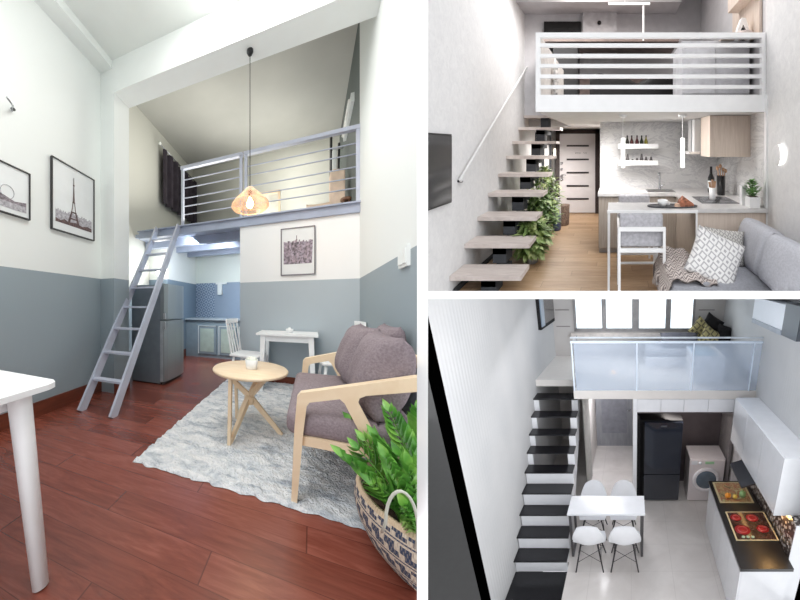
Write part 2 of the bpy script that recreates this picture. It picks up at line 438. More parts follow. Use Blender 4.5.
# wall switch, wall bracket
T = Thing(LIV, 'light_switch', 'white double light switch on the right wall', 'switch', (.575, 1.99, 1.36))
T.part('switch_plate', MB().box((.542, 1.905, 1.35), (.56, 2.075, 1.485)), m_white, bev=.004)
T.part('rocker', MB().box((.535, 1.915, 1.37), (.542, 1.98, 1.465)), m_white); T.part('rocker', MB().box((.535, 1.99, 1.37), (.542, 2.06, 1.465)), m_white)
T = Thing(LIV, 'wall_hook', 'small metal hook high on the left white wall', 'hook', (-2.52, 1.4, 2.87))
mt = M('chrome', (190, 192, 196), .2, .9)
T.part('stem', MB().tube([(-2.52, 1.44, 2.875), (-2.44, 1.40, 2.87), (-2.40, 1.33, 2.875)], .008), mt); T.part('rosette', MB().lathe([(.018, -.006), (.02, 0), (.012, .012)], (-2.49, 1.43, 2.875), 16), M('hook_dark', (70, 72, 74), .4))

# pendant lamp
T = Thing(LIV, 'pendant_lamp', 'woven cage pendant lamp hanging on a long black cord', 'lamp', (-.602, 2.62, 3.79))
cx, cy = -.602, 2.62
m_blk = M('black_plastic', (24, 24, 26), .4); m_rat = M('rattan', (236, 208, 180), .6, amt=.08, scale=30)
T.part('ceiling_rose', MB().lathe([(.034, 0), (.034, -.02), (.02, -.05), (.006, -.06)], (cx, cy, 3.79), 20), m_blk)
T.part('cord', MB().tube([(cx, cy, 3.74), (cx, cy, 2.30)], .0045, 6), m_blk)
T.part('lamp_holder', MB().lathe([(.012, 2.320), (.02, 2.310), (.022, 2.250), (.016, 2.245)], (cx, cy, 0), 16), M('lamp_holder_wood', (160, 100, 70), .5))
bulb = M('bulb_glow', (255, 214, 150), .4, emit=14, ecol=(255, 205, 140))
T.part('bulb', MB().lathe([(.012, 2.245), (.02, 2.220), (.036, 2.190), (.04, 2.165), (.03, 2.140), (.008, 2.128)], (cx, cy, 0), 20), bulb)
prof = [(.03, 2.345), (.05, 2.325), (.085, 2.29), (.12, 2.255), (.155, 2.22), (.188, 2.18), (.195, 2.15), (.17, 2.12), (.11, 2.10)]
fine = []
for i in range(len(prof) - 1):
    for k in range(3):
        f = k / 3; fine.append((prof[i][0] * (1 - f) + prof[i + 1][0] * f, prof[i][1] * (1 - f) + prof[i + 1][1] * f))
fine.append(prof[-1])
b = MB()
for k in range(34):
    for s in (1, -1):
        pts = [(cx + r * math.cos(2 * PI * k / 34 + s * i * .055), cy + r * math.sin(2 * PI * k / 34 + s * i * .055), z) for i, (r, z) in enumerate(fine)]
        b.tube(pts, .0023, 4, False)
for r, z in (prof[0], prof[2], prof[5], prof[-1]): b.tube([(cx + r * math.cos(q * PI / 20), cy + r * math.sin(q * PI / 20), z) for q in range(41)], .004, 5, False)
T.part('lamp_shade_or_glow', b, m_rat)
point(LIV, (cx, cy, 2.0), 5, (255, 200, 140), .04)

# curtain in the loft
T = Thing(LIV, 'curtain', 'short dark purple-grey curtain on the left loft wall', 'curtain', (-2.97, 5.3, 4.4))
m_cur = M('dark_curtain', (56, 50, 58), .85, amt=.15, scale=6)
def cf(u, v):
    y = 4.56 + u * 1.75; top = 4.42 - .02 * abs(math.sin(u * PI * 7)); return Vector((-2.9 + .05 * math.sin(u * 2 * PI * 7), y, 3.27 + v * (top - 3.27)))
def cf2(u, v): return cf(u, v) + Vector((-.012, 0, 0))
b = MB().grid(cf, 112, 3)
b2 = MB().grid(cf2, 112, 3); b.add(b2.v, [tuple(reversed(f)) for f in b2.f], True)
T.part('cloth', b, m_cur)
T.part('curtain_rod', MB().tube([(-2.9, 4.45, 4.44), (-2.9, 6.19, 4.44)], .014), mt)
T.part('finial', MB().lathe([(.005, -.035), (.03, -.02), (.036, 0), (.03, .02), (.005, .035)], (-2.9, 4.43, 4.46), 16), m_white)
for k in range(7): T.part('ring', MB().tube([(-2.9 + .022 * math.cos(q * PI / 6), 4.66 + k * .25, 4.44 + .022 * math.sin(q * PI / 6)) for q in range(13)], .004, 5, False), mt)

# things on the loft
m_beige = M('beige_fabric', (236, 212, 190), .8, amt=.05)
T = Thing(LIV, 'fabric_storage_bag', 'upright beige fabric bag on the loft floor', 'bag', (.38, 4.7, 2.4))
T.part('bag_body', MB().soft((.27, 4.5, 2.4), (.49, 4.75, 3.28), .03), m_beige); T.part('strap', MB().tube([(.32, 4.6, 3.26), (.33, 4.62, 3.34), (.41, 4.64, 3.34), (.43, 4.6, 3.26)], .012), m_beige)
single(LIV, 'cushion', MB().pillow(.42, .46, .16, (.12, 4.62, 2.6)), m_beige, 'beige cushion slumped against the upright fabric bag', 'cushion', (.14, 4.62, 2.4))
m_pine = wood('light_pine', (214, 190, 156), (228, 206, 176))
T = Thing(LIV, 'wooden_headboard', 'pale wooden headboard panel seen through the railing', 'headboard', (-.8, 5.0, 2.4))
T.part('panel', MB().box((-1.02, 5.0, 2.4), (-.58, 5.03, 3.28)), M('cream_panel', (204, 202, 190), .6)); T.part('frame', MB().box((-.60, 4.97, 2.4), (-.56, 5.03, 3.33)).box((-1.04, 4.97, 3.28), (-.56, 5.03, 3.33)), m_pine)
T = Thing(LIV, 'clothes_stand', 'black and white clothes stand in the loft corner', 'stand', (.33, 4.9, 2.4))
T.part('pole', MB().tube([(.30, 4.9, 2.4), (.31, 4.9, 4.05)], .022), m_blk); T.part('pole', MB().tube([(.40, 4.95, 2.4), (.44, 4.95, 3.95)], .02), m_blk); T.part('crossbar', MB().tube([(.26, 4.9, 3.85), (.5, 4.95, 3.85)], .015), m_white)
T.part('hanging_cloth', MB().soft((.325, 4.84, 2.95), (.395, 4.9, 3.8), .02), m_white)
T = Thing(LIV, 'tube_light', 'white tube light fixed to the dark loft wall', 'light', (.56, 4.5, 4.05))
T.part('housing', MB().box((.515, 4.1, 4.02), (.56, 5.05, 4.14)), m_white, bev=.01); T.part('tube', MB().tube([(.50, 4.15, 4.08), (.50, 5.0, 4.08)], .018), M('tube_glass', (240, 240, 236), .3))
T = Thing(LIV, 'wicker_stool', 'brown wicker stool beside the beige bag', 'stool', (.5, 4.45, 2.4))
T.part('seat', MB().lathe([(.001, 2.78), (.075, 2.78), (.08, 2.76), (.075, 2.74)], (.49, 4.45, 0), 20), wood('brown_wicker', (120, 84, 62), (160, 118, 90)))
for k in range(4): g = PI / 4 + k * PI / 2; T.part('leg', MB().tube([(.49 + .06 * math.cos(g), 4.45 + .06 * math.sin(g), 2.4), (.49 + .055 * math.cos(g), 4.45 + .055 * math.sin(g), 2.76)], .01), wood('brown_wicker', 0, 0))

# refrigerator
m_frid = M('fridge_steel', (150, 158, 160), .34, .55, amt=.05, scale=3, st=(1, 1, .2)); m_fside = M('fridge_side', (132, 142, 150), .4, .3, amt=.04)
T = Thing(LIV, 'refrigerator', 'grey two-door refrigerator behind the ladder', 'refrigerator', (-2.2, 3.25, 0))
T.part('body', MB().box((-2.44, 2.99, .02), (-1.95, 3.56, 1.40)), m_fside, bev=.012)
def fdoor(z0, z1):
    prof = [(-1.945, 2.985), (-1.89, 2.985), (-1.87, 3.06), (-1.862, 3.27), (-1.87, 3.48), (-1.89, 3.565), (-1.945, 3.565)]
    return T.part('door', MB().prism(prof, 'z', z0, z1), m_frid, bev=.008)
d1 = fdoor(.05, .895); d2 = fdoor(.91, 1.41)
T.part('handle', MB().box((-1.895, 2.978, .78), (-1.862, 2.992, .885)), M('handle_silver', (205, 208, 210), .3, .6), d1)
T.part('handle', MB().box((-1.895, 2.978, .92), (-1.862, 2.992, 1.0)), M('handle_silver', 0), d2)
T.part('door_edge', MB().box((-1.945, 2.978, .05), (-1.90, 2.986, .895)), M('edge_silver', (190, 196, 200), .35, .4), d1)
T.part('base_grille', MB().box((-2.43, 3.0, 0), (-1.93, 3.55, .03)), m_blk)

# kitchenette
T = Thing(LIV, 'kitchen_cabinet', 'blue-grey kitchenette cabinet with two glazed doors', 'cabinet', (-1.8, 5.2, 0))
m_kc = M('cabinet_blue_grey', (142, 158, 168), .45, amt=.03)
T.part('body', MB().box((-2.575, 4.98, 0), (-1.0, 5.5, .80)), m_kc)
m_kg = M('frosted_pane', (184, 200, 190), .3, amt=.04)
for x0, x1 in ((-2.27, -1.86), (-1.80, -1.42), (-1.36, -1.02)):
    dd = T.part('door', MB().box((x0, 4.955, .08), (x1, 4.98, .68)), m_kc, bev=.003)
    T.part('pane', MB().box((x0 + .05, 4.948, .13), (x1 - .05, 4.956, .62)), m_kg, dd); T.part('frame_edge', MB().box((x0, 4.946, .08), (x0 + .012, 4.956, .68)).box((x0, 4.946, .67), (x1, 4.956, .68)), m_white, dd)
single(LIV, 'worktop', MB().box((-2.577, 4.93, .80), (-1.0, 5.5, .83)), M('worktop_grey', (178, 190, 198), .3), 'grey worktop running along the tiled kitchenette wall', 'worktop', (-1.8, 5.2, .8))
T = Thing(LIV, 'water_heater', 'small white water heater box on the tiled wall', 'heater', (-1.95, 5.5, 1.35))
T.part('housing', MB().box((-2.0, 5.42, 1.36), (-1.9, 5.5, 1.6)), m_white, bev=.01); T.part('bracket', MB().box((-2.06, 5.46, 1.6), (-1.8, 5.5, 1.64)), m_white)
T = Thing(LIV, 'reflection_glow_box', 'glowing white box imitating a window reflection above the refrigerator', 'lamp', (-2.55, 4.22, 1.72))
T.part('lamp_shade_or_glow', MB().soft((-2.78, 4.10, 1.68), (-2.62, 4.19, 1.80), .03), M('reflection_glow', (255, 255, 250), .4, emit=7)); T.part('wall_plate', MB().box((-2.74, 4.18, 1.66), (-2.66, 4.2, 1.84)), m_white)  # glowing box added to imitate a window reflection on the wall
point(LIV, (-2.6, 4.0, 1.9), 6, (255, 252, 244), .08)  # point light added to go with the imitated reflection, no bulb here

# rug
t = NT('shaggy_rug'); n1 = t.noise(t.map((1, 2.2, 1)), 5.5, 6, .65, 1.0); n2 = t.noise(t.map(), 70, 3)
m_rug = t.base(t.mix(.16, t.ramp(n1, [(.34, (160, 170, 182)), (.46, (216, 221, 226)), (.62, (246, 247, 248))]), t.ramp(n2, [(.3, (150, 156, 164)), (.7, (250, 250, 250))])), .95, 0, .1)
t.bump(n2, .9, .03)
from mathutils import noise as mnoise
def ragged(u, v):
    x = -1.165 + u * 1.9; y = 1.435 + v * 2.385
    e = min(u, 1 - u, v, 1 - v); jx = mnoise.noise(Vector((x * 14, y * 14, 0))) * .022; jy = mnoise.noise(Vector((x * 14, y * 14, 9))) * .022
    x = min(x, .56)
    return Vector((x + jx, y + jy, (.004 if e < .003 else .020 + .016 * (mnoise.noise(Vector((x * 22, y * 22, 3))) + .45 * mnoise.noise(Vector((x * 60, y * 60, 5)))))))
single(LIV, 'rug', MB().grid(ragged, 150, 180), m_rug, 'shaggy pale grey rug under the sofa and coffee table', 'rug', (-.3, 2.6, 0))

# round coffee table: six crossing legs through one waist
m_lw = wood('light_ash_wood', (228, 202, 168), (240, 220, 190), (1, 6, 1), 4, .4, .01)
T = Thing(LIV, 'coffee_table', 'round light-wood coffee table with crossing legs on the rug', 'table', (-.50, 2.16, .02))
cx, cy = -.50, 2.16
T.part('tabletop', MB().lathe([(.0, .53), (.30, .53), (.318, .537), (.322, .55), (.315, .56), (0, .56)], (cx, cy, 0), 64), m_lw)
wz = .30
feet = [(-.593, 1.875), (-.665, 2.345), (-.235, 2.185)]
for k, (fx, fy) in enumerate(feet):
    d = Vector((fx - cx, fy - cy, 0)).normalized(); w1 = Vector((cx, cy, wz)) + d * .02
    T.part('leg', MB().bar((fx, fy, .022), w1, .024, .032, (0, 0, 1), .034, .046).bar(w1, Vector((cx, cy, .535)) - d * .25, .034, .046, (0, 0, 1), .024, .032), m_lw, bev=.004)
for fx, fy in feet[:2]:
    d = Vector((fx - cx, fy - cy, 0)).normalized(); T.part('leg', MB().bar((fx, fy, .022), Vector((cx, cy, .535)) + d * .285, .026, .032, (0, 0, 1)), m_lw, bev=.004)
T.part('hub', MB().lathe([(.03, .25), (.045, .27), (.045, .31), (.03, .33)], (cx, cy, 0), 20), m_lw)
T = Thing(LIV, 'flower_pot', 'small white cup on the round coffee table', 'cup', (-.48, 2.15, .56))
T.part('cup_body', MB().lathe([(.044, .56), (.047, .57), (.056, .64), (.05, .64), (.044, .60), (0, .58)], (-.48, 2.15, 0), 24), M('white_ceramic', (244, 244, 240), .3))
T.part('filling', MB().lathe([(0, .625), (.05, .63), (.046, .65), (.02, .662), (0, .662)], (-.48, 2.15, 0), 16), M('pale_moss', (222, 226, 214), .9, amt=.1, scale=60))

# small white wall table
m_wf = M('white_furniture', (246, 248, 249), .4, amt=.015)
T = Thing(LIV, 'side_table', 'small white table against the blue-grey wall', 'table', (-.28, 3.45, 0))
T.part('tabletop', MB().box((-.66, 3.2, .73), (.07, 3.655, .755)), m_wf, bev=.005)
T.part('apron', MB().box((-.58, 3.235, .655), (0.0, 3.255, .73)).box((-.58, 3.60, .655), (0.0, 3.62, .73)).box((-.59, 3.24, .655), (-.57, 3.62, .73)).box((-.02, 3.24, .655), (0, 3.62, .73)), m_wf)
for lx, ly, dx in ((-.575, 3.25, -.03), (-.01, 3.25, .03), (-.575, 3.60, -.03), (-.01, 3.60, .03)):
    T.part('leg', MB().bar((lx + dx, ly, .0), (lx, ly, .73), .05, .05, (0, 1, 0), .062, .062), m_wf)
T = Thing(LIV, 'small_dish', 'small white lidded dish on the white wall table', 'dish', (-.27, 3.45, .755))
T.part('bowl', MB().lathe([(.03, .755), (.045, .77), (.048, .785), (0, .785)], (-.27, 3.45, 0), 24), m_wf); T.part('lid', MB().lathe([(.05, .785), (.048, .80), (.02, .806), (.012, .82), (0, .82)], (-.27, 3.45, 0), 24), m_wf)

def windsor(name, label, base, rz, group):
    T = Thing(LIV, name, label, 'chair', base, rz, group, absolute=False)
    T.part('seat', MB().soft((-.19, -.19, .43), (.19, .19, .465), .016, 3), m_wf)
    for sx in (-1, 1):
        for sy in (-1, 1):
            T.part('leg', MB().tube([(sx * .14, sy * .14, .44), (sx * .19, sy * .19, 0)], [.018, .014], 10), m_wf)
    T.part('stretcher', MB().tube([(-.165, -.165, .22), (.165, -.165, .22)], .009).tube([(-.165, .165, .22), (.165, .165, .22)], .009).tube([(-.165, 0, .22), (-.165, .0, .221)], .009), m_wf)
    tr = MB()
    tr.grid(lambda u, v: Vector((-.17 + u * .34, -.235 - .03 * math.sin(PI * u) + 0.0, .86 + v * .06)), 10, 1); tr.grid(lambda u, v: Vector((.17 - u * .34, -.255 - .03 * math.sin(PI * u), .86 + v * .06)), 10, 1)
    tr = MB()
    pts = [(-.17 + .034 * i, -.24 - .03 * math.sin(PI * i / 10), .89) for i in range(11)]
    for a, c in zip(pts, pts[1:]): tr.bar(a, c, .02, .06)
    T.part('top_rail', tr, m_wf)
    for i in range(5):
        x = -.15 + .075 * i; T.part('spindle', MB().bar((x, -.17, .45), (x * 1.03, -.24 - .03 * math.sin(PI * (x + .17) / .34), .875), .022, .014), m_wf)
    return T
windsor('spindle_chair', 'white spindle-back chair left of the small white table', (-.80, 3.36, 0), R(-100), 'white spindle chairs')
windsor('spindle_chair', 'white spindle-back chair behind the sofa cushions', (.27, 3.30, 0), R(98), 'white spindle chairs')

# sofa
t = NT('grey_brown_fabric'); n = t.noise(t.map(), 90, 2); n2 = t.noise(t.map(), 5, 3)
m_fab = t.base(t.mix(t.math('MULTIPLY', n2, .5), t.ramp(n, [(.3, (134, 122, 126)), (.7, (160, 148, 152))]), (122, 110, 115)), .92, 0, .15); t.bump(n, .35, .01)
arm = [(-.106, .021), (-.09, .413), (-.075, .60), (-.056, .626), (.451, .766), (.56, .79), (.56, .72), (.451, .698), (.25, .652), (.222, .636), (.216, .615), (.281, .483), (.34, .36), (.47, .021), (.41, .021), (.275, .37), (.209, .49), (.155, .60), (.133, .619), (-.012, .58), (-.026, .558), (-.042, .422), (-.075, .021)]
T = Thing(LIV, 'sofa', 'two-seat grey-brown sofa with light wooden arm frames', 'sofa', (.2, 1.95, .02))
T.part('arm_frame', MB().prism(arm, 'y', 1.46, 1.505), m_lw, bev=.006); T.part('arm_frame', MB().prism(arm, 'y', 2.44, 2.485), m_lw, bev=.006)
T.part('seat_rail', MB().box((-.07, 1.475, .335), (-.045, 2.45, .385)).box((.50, 1.475, .335), (.53, 2.45, .385)).box((-.05, 1.475, .335), (.5, 1.50, .385)).box((-.05, 2.42, .335), (.5, 2.45, .385)), m_lw)
T.part('back_rail', MB().box((.525, 1.475, .38), (.55, 1.52, .80)).box((.525, 2.41, .38), (.55, 2.45, .80)).box((.53, 1.475, .76), (.555, 2.45, .82)), m_lw)
T.part('seat_cushion', MB().soft((-.135, 1.478, .375), (.50, 2.448, .505), .045, 5), m_fab)
def lean(w, h, th, c, ang, tw=0):
    m = Matrix.Rotation(tw, 3, 'Z') @ Matrix.Rotation(ang, 3, 'Y') @ Matrix.Rotation(PI / 2, 3, 'Z')
    return MB().pillow(w, h, th, c, 16, 3.2, .06, m)
T.part('back_cushion', lean(.50, .46, .26, (.36, 1.74, .72), R(14)), m_fab); T.part('back_cushion', lean(.50, .47, .26, (.33, 2.20, .73), R(16), R(4)), m_fab)
single(LIV, 'throw_pillow', lean(.40, .36, .15, (.455, 2.0, .80), R(10)), m_fab, 'grey pillow wedged behind the two sofa back cushions', 'pillow', (.45, 2.0, .6))

# dining table corner, front left
T = Thing(LIV, 'dining_table', 'white table with a round splayed leg, cut off at the left edge', 'table', (-1.6, .5, 0))
top = [(-1.09, .15), (-1.085, .77), (-1.10, .81), (-1.14, .83), (-2.3, .86), (-2.3, .15)]
T.part('tabletop', MB().prism(top, 'z', .725, .75), m_wf, bev=.004)
T.part('apron', MB().box((-2.2, .72, .645), (-1.26, .745, .725)).box((-1.245, .2, .645), (-1.22, .74, .725)), m_wf)
T.part('leg', MB().tube([(-1.2, .715, .725), (-1.19, .71, .69), (-.985, .665, .0)], [.046, .045, .028], 24), m_wf)
T.part('leg', MB().tube([(-2.15, .71, .725), (-2.3, .665, .0)], [.045, .028], 24), m_wf)

# basket and plant
cx, cy = .464, 1.345
t = NT('woven_basket'); x, y, z = t.xyz()
an = t.math('ARCTAN2', t.math('SUBTRACT', y, cy), t.math('SUBTRACT', x, cx))
row = t.math('FLOOR', t.math('MULTIPLY', z, 62)); odd = t.math('FRACT', t.math('MULTIPLY', row, .5))
chk = t.math('FRACT', t.math('ADD', t.math('MULTIPLY', an, 5.1), t.math('MULTIPLY', t.math('FLOOR', t.math('MULTIPLY', z, 31)), .27)))
band = t.math('FRACT', t.math('MULTIPLY', z, 13.5))
dark = t.math('MULTIPLY', t.math('GREATER_THAN', chk, .34), t.math('GREATER_THAN', band, .28))
stripe = t.math('MULTIPLY', t.math('GREATER_THAN', band, .12), t.math('LESS_THAN', band, .2))
dk = t.math('MAXIMUM', dark, stripe)
weave = t.math('SINE', t.math('ADD', t.math('MULTIPLY', an, 150), t.math('MULTIPLY', row, PI)))
c0 = t.mix(dk, (216, 202, 184), (66, 76, 98)); c0 = t.mix(t.math('MULTIPLY', t.math('GREATER_THAN', weave, .55), .45), c0, (176, 160, 146))
m_bask = t.base(t.mix(t.math('GREATER_THAN', z, .27), c0, (212, 188, 160)), .8, 0, .2); t.bump(weave, .5, .006)
T = Thing(LIV, 'plant_basket', 'woven cream and navy basket planter at the sofa end', 'planter', (cx, cy, 0))
T.part('basket', MB().lathe([(0, .004), (.15, .004), (.185, .018), (.235, .08), (.268, .15), (.28, .205), (.276, .255), (.268, .288), (.254, .288), (.256, .24), (.24, .18)], (cx, cy, 0), 64), m_bask)
T.part('soil', MB().lathe([(0, .228), (.12, .236), (.25, .222)], (cx, cy, 0), 32, False), M('potting_soil', (66, 50, 44), .95, amt=.5, scale=50, bump=.5))
hp = [(.238, 1.10, .27), (.236, 1.06, .32)] + [(.28 - .045 * math.cos(PI * k / 12), 1.035, .36 + .115 * math.sin(PI * k / 12)) for k in range(13)] + [(.328, 1.05, .32), (.33, 1.07, .27)]
T.part('handle', MB().tube(hp, .005, 8), M('rope_handle', (196, 198, 186), .7))
m_leaf = NT('zz_leaf'); n = m_leaf.noise(m_leaf.map(), 9, 3)
m_leaf = m_leaf.base(m_leaf.ramp(n, [(.3, (56, 112, 46)), (.5, (98, 164, 66)), (.7, (160, 208, 100))]), .28, 0, .6)
m_stem = M('zz_stem', (96, 142, 62), .4)
P = Thing(LIV, 'potted_plant', 'glossy green plant growing in the woven basket', 'plant', (cx, cy, .265))
def leaf(b, p, d, nrm, L, W):
    d = d.normalized(); s = d.cross(nrm).normalized(); nrm = s.cross(d).normalized(); vs = []; fs = []; N = 6
    for i in range(N + 1):
        t_ = i / N; w = W * math.sin(PI * min(1, t_ ** .8)) * (1 - .15 * t_) + .0006; c = p + d * L * t_ - nrm * L * .18 * t_ * t_
        vs += [c - s * w + nrm * w * .35, c, c + s * w + nrm * w * .35]
    for i in range(N): a = i * 3; fs += [(a, a + 1, a + 4, a + 3), (a + 1, a + 2, a + 5, a + 4)]
    b.add(vs, fs, True)
def zz(x, y, tx, ty, h, n, sc=1.0):
    p0 = Vector((x, y, .225)); pts = []
    for i in range(9):
        f = i / 8; pts.append(p0 + Vector((tx * f ** 1.5, ty * f ** 1.5, h * (f - .12 * f * f))))
    st = P.part('stem', MB().tube(pts, [.011 - .0085 * i / 8 for i in range(9)], 8), m_stem)
    b = MB()
    for k in range(n):
        f = .22 + .78 * k / (n - 1); q = f * 8; i = min(7, int(q)); p = pts[i].lerp(pts[i + 1], q - i)
        ax = (pts[i + 1] - pts[i]).normalized(); side = ax.cross(Vector((math.sin(x * 40), 1, .2))).normalized(); side = Matrix.Rotation(x * 30 + y * 17, 3, ax) @ side
        L = (.085 + .03 * math.sin(PI * f)) * sc * (1 - .35 * max(0, f - .7) / .3)
        for s in (-1, 1):
            d = (side * s * .8 + ax * .75 + Vector((random.uniform(-.12, .12), random.uniform(-.12, .12), random.uniform(0, .15))))
            leaf(b, p, d, ax.cross(side * s).cross(d) + Vector((0, -.3, .5)), L, L * .27)
    leaf(b, pts[-1], pts[-1] - pts[-2], Vector((0, -1, .4)), .07 * sc, .018 * sc)
    P.part('leaflets', b, m_leaf, st)
for a in [(.32, 1.22, -.23, -.02, .34, 10), (.36, 1.30, -.12, .02, .40, 11), (.34, 1.18, -.10, -.04, .42, 12), (.42, 1.34, -.10, .10, .52, 12), (.44, 1.26, -.01, .0, .46, 12),
          (.40, 1.20, .02, -.05, .38, 10), (.50, 1.30, .03, .03, .50, 12), (.47, 1.40, .0, .12, .50, 11), (.36, 1.38, -.2, .12, .38, 10), (.48, 1.18, .05, -.06, .34, 9), (.55, 1.35, .07, .02, .44, 10), (.40, 1.12, -.04, -.07, .26, 8), (.38, 1.24, -.04, -.02, .34, 10), (.46, 1.3, .04, -.01, .40, 10), (.33, 1.28, -.16, .05, .30, 9), (.34, 1.15, -.05, -.05, .22, 9), (.36, 1.22, -.16, -.05, .24, 10), (.44, 1.15, .0, -.09, .24, 9), (.52, 1.22, .04, -.05, .30, 10), (.40, 1.28, -.08, .0, .34, 11), (.37, 1.34, -.16, .06, .32, 11), (.48, 1.22, .02, -.03, .36, 11)]:
    zz(a[0] + .015, a[1] + .01, a[2] * .9, a[3], a[4] * .80, a[5], .92)

area(LIV, (-1.0, .5, 4.05), (-1.0, 1.6, 0), 2.2, 62, (255, 253, 250))
area(LIV, (-.9, 2.0, 4.1), (-.9, 2.6, 0), 1.2, 40, (255, 253, 250))
area(LIV, (-1.2, 4.9, 2.8), (-1.2, 4.4, 4.8), 2.0, 60, (255, 252, 244))
area(LIV, (-1.0, 4.9, 4.7), (-1.0, 5.0, 2.4), 1.4, 22, (255, 252, 244))
area(LIV, (-1.8, 4.0, 2.1), (-1.9, 5.0, .8), .6, 34, (240, 248, 255))
# ================================================================ BEIGE STUDIO WITH KITCHEN AND WHITE LOFT
t = NT('plaster_texture'); n = t.noise(t.map((1, 1, .6)), 16, 6, .7, .8)
m_plas = t.base(t.ramp(n, [(.3, (214, 213, 213)), (.7, (228, 227, 226))]), .8, 0, .15); t.bump(n, .25, .02)
m_kfloor = planks('oak_boards', [(150, 118, 88), (178, 146, 112), (198, 168, 136)], .13, 1.3, 'x', .42, (110, 84, 62), .4, (.8, 6))
m_marb = marble('pale_marble', (234, 233, 232), (208, 207, 208))
m_bw = M('bright_white', (240, 240, 240), .5, amt=.01)
m_kceil = M('warm_ceiling', (208, 206, 205), .7, amt=.02)
m_tread = wood('bleached_oak', (186, 174, 168), (214, 204, 198), (1, 8, 1), 3, .5, .02)
m_iron = M('dark_grey_iron', (58, 60, 64), .85, amt=.06)
m_gwood = wood('grey_oak', (158, 148, 138), (184, 174, 164), (14, 14, 1), 2, .55, .02)
m_lwood = wood('pale_oak', (206, 190, 176), (224, 210, 198), (16, 16, 1), 2, .5, .02)
m_grey = M('loft_grey_paint', (200, 198, 200), .7, amt=.02)

b = MB().box((-1.94, 2.0, -.1), (1.95, 6.4, 0)); struct(KIT, 'floor', b, m_kfloor)
b = MB().box((-1.94, 2.0, 0), (-1.84, 6.4, 5.2)); struct(KIT, 'wall_left', b, m_plas)
b = MB().box((1.83, 2.0, 0), (1.93, 3.0, 5.2)); struct(KIT, 'wall_right', b, m_plas)
b = MB().box((1.83, 3.0, 0), (1.93, 6.4, 2.1)); struct(KIT, 'wall_right_kitchen', b, m_marb)
b = MB().box((1.83, 3.0, 2.1), (1.93, 5.3, 5.2)); struct(KIT, 'wall_right_loft', b, m_grey)
b = MB().box((1.815, 2.96, 0), (1.832, 3.0, 2.3)); struct(KIT, 'trim_1', b, m_bw)
b = MB().box((-1.84, 6.3, 0), (1.83, 6.4, 2.1)); struct(KIT, 'wall_back', b, m_plas)
b = MB().box((-.227, 4.4, 0), (1.83, 4.5, 2.1)); b.box((-.227, 4.5, 0), (-.13, 6.3, 2.1)); struct(KIT, 'wall_kitchen', b, m_marb)
b = MB().box((-.91, 3.0, 2.098), (1.83, 6.3, 2.3)); b.box((-1.84, 5.45, 2.098), (-.91, 6.3, 2.3)); struct(KIT, 'ceiling', b, m_kceil)
b = MB().box((-.924, 2.985, 2.096), (1.826, 3.0, 2.3)); struct(KIT, 'trim_2', b, m_bw)
b = MB().box((-1.84, 5.2, 2.3), (1.93, 5.3, 5.25)); struct(KIT, 'wall_back_loft', b, m_grey)
b = MB().box((-1.84, 4.75, 4.42), (1.3, 5.3, 5.2)); struct(KIT, 'trim_3', b, m_grey)
b = MB().box((-1.84, 2.0, 5.15), (1.93, 5.3, 5.25)); struct(KIT, 'ceiling_loft', b, m_bw)

# loft balustrade
T = Thing(KIT, 'balustrade', 'white slatted balustrade of the loft above the kitchen', 'balustrade', (.45, 3.0, 2.3))
T.part('post', MB().box((-.924, 2.985, 2.3), (-.872, 3.03, 3.044)), m_bw); T.part('post', MB().box((1.776, 2.985, 2.3), (1.826, 3.03, 3.044)), m_bw)
T.part('top_rail', MB().box((-.872, 2.985, 2.984), (1.776, 3.03, 3.044)), m_bw)
for zz in (2.894, 2.768, 2.648, 2.522, 2.396): T.part('slat', MB().box((-.872, 2.985, zz - .021), (1.776, 3.02, zz + .021)), m_bw)
T.part('side_panel', MB().box((-.924, 3.03, 2.3), (-.89, 5.2, 3.044)), M('warm_white_panel', (214, 208, 202), .6))

# stairs
ys = [2.81, 3.09, 3.385, 3.68, 4.0, 4.29, 4.56, 4.85, 5.15]; zs = [.225, .475, .725, .99, 1.24, 1.51, 1.77, 2.045, 2.31]
T = Thing(KIT, 'staircase', 'open staircase of pale wood treads on a dark iron spine', 'stairs', (-1.45, 2.8, 0))
for i, (y0, z0) in enumerate(zip(ys, zs)):
    T.part('tread', MB().box((-1.838, y0, z0 - .052), (-1.035, y0 + .285, z0)), m_tread, bev=.004)
    zp = zs[i - 1] if i else 0
    T.part('spine_block', MB().box((-1.50, y0 + .03, zp), (-1.335, y0 + .22, z0 - .052)), m_iron)
    if i: T.part('spine_foot', MB().box((-1.50, ys[i - 1] + .03, zp - .14), (-1.335, y0 + .22, zp - .052)), m_iron)
T.part('wall_stringer', MB().prism([(2.75, 0), (2.95, 0), (3.9, .0), (3.9, .05), (2.9, .05)], 'x', -1.835, -1.80), m_iron)
T = Thing(KIT, 'handrail', 'white square handrail running up the left wall', 'handrail', (-1.8, 2.95, 1.28))
T.part('rail', MB().bar((-1.79, 2.93, 1.28), (-1.79, 5.36, 3.46), .025, .038), m_plas)
for q in ((2.97, 1.29), (5.3, 3.38)): T.part('bracket', MB().tube([(-1.84, q[0], q[1] - .02), (-1.79, q[0], q[1] - .02)], .016), m_iron)

# television
T = Thing(KIT, 'television', 'black television on the left wall, cut off at the photo edge', 'television', (-1.8, 2.6, 1.06))
T.part('screen', MB().box((-1.80, 2.2, 1.08), (-1.785, 2.77, 1.80)), M('tv_glass', (52, 52, 54), .12, spec=.7), bev=.002)
T.part('casing', MB().box((-1.84, 2.18, 1.06), (-1.80, 2.79, 1.82)), M('tv_black', (20, 20, 22), .4))

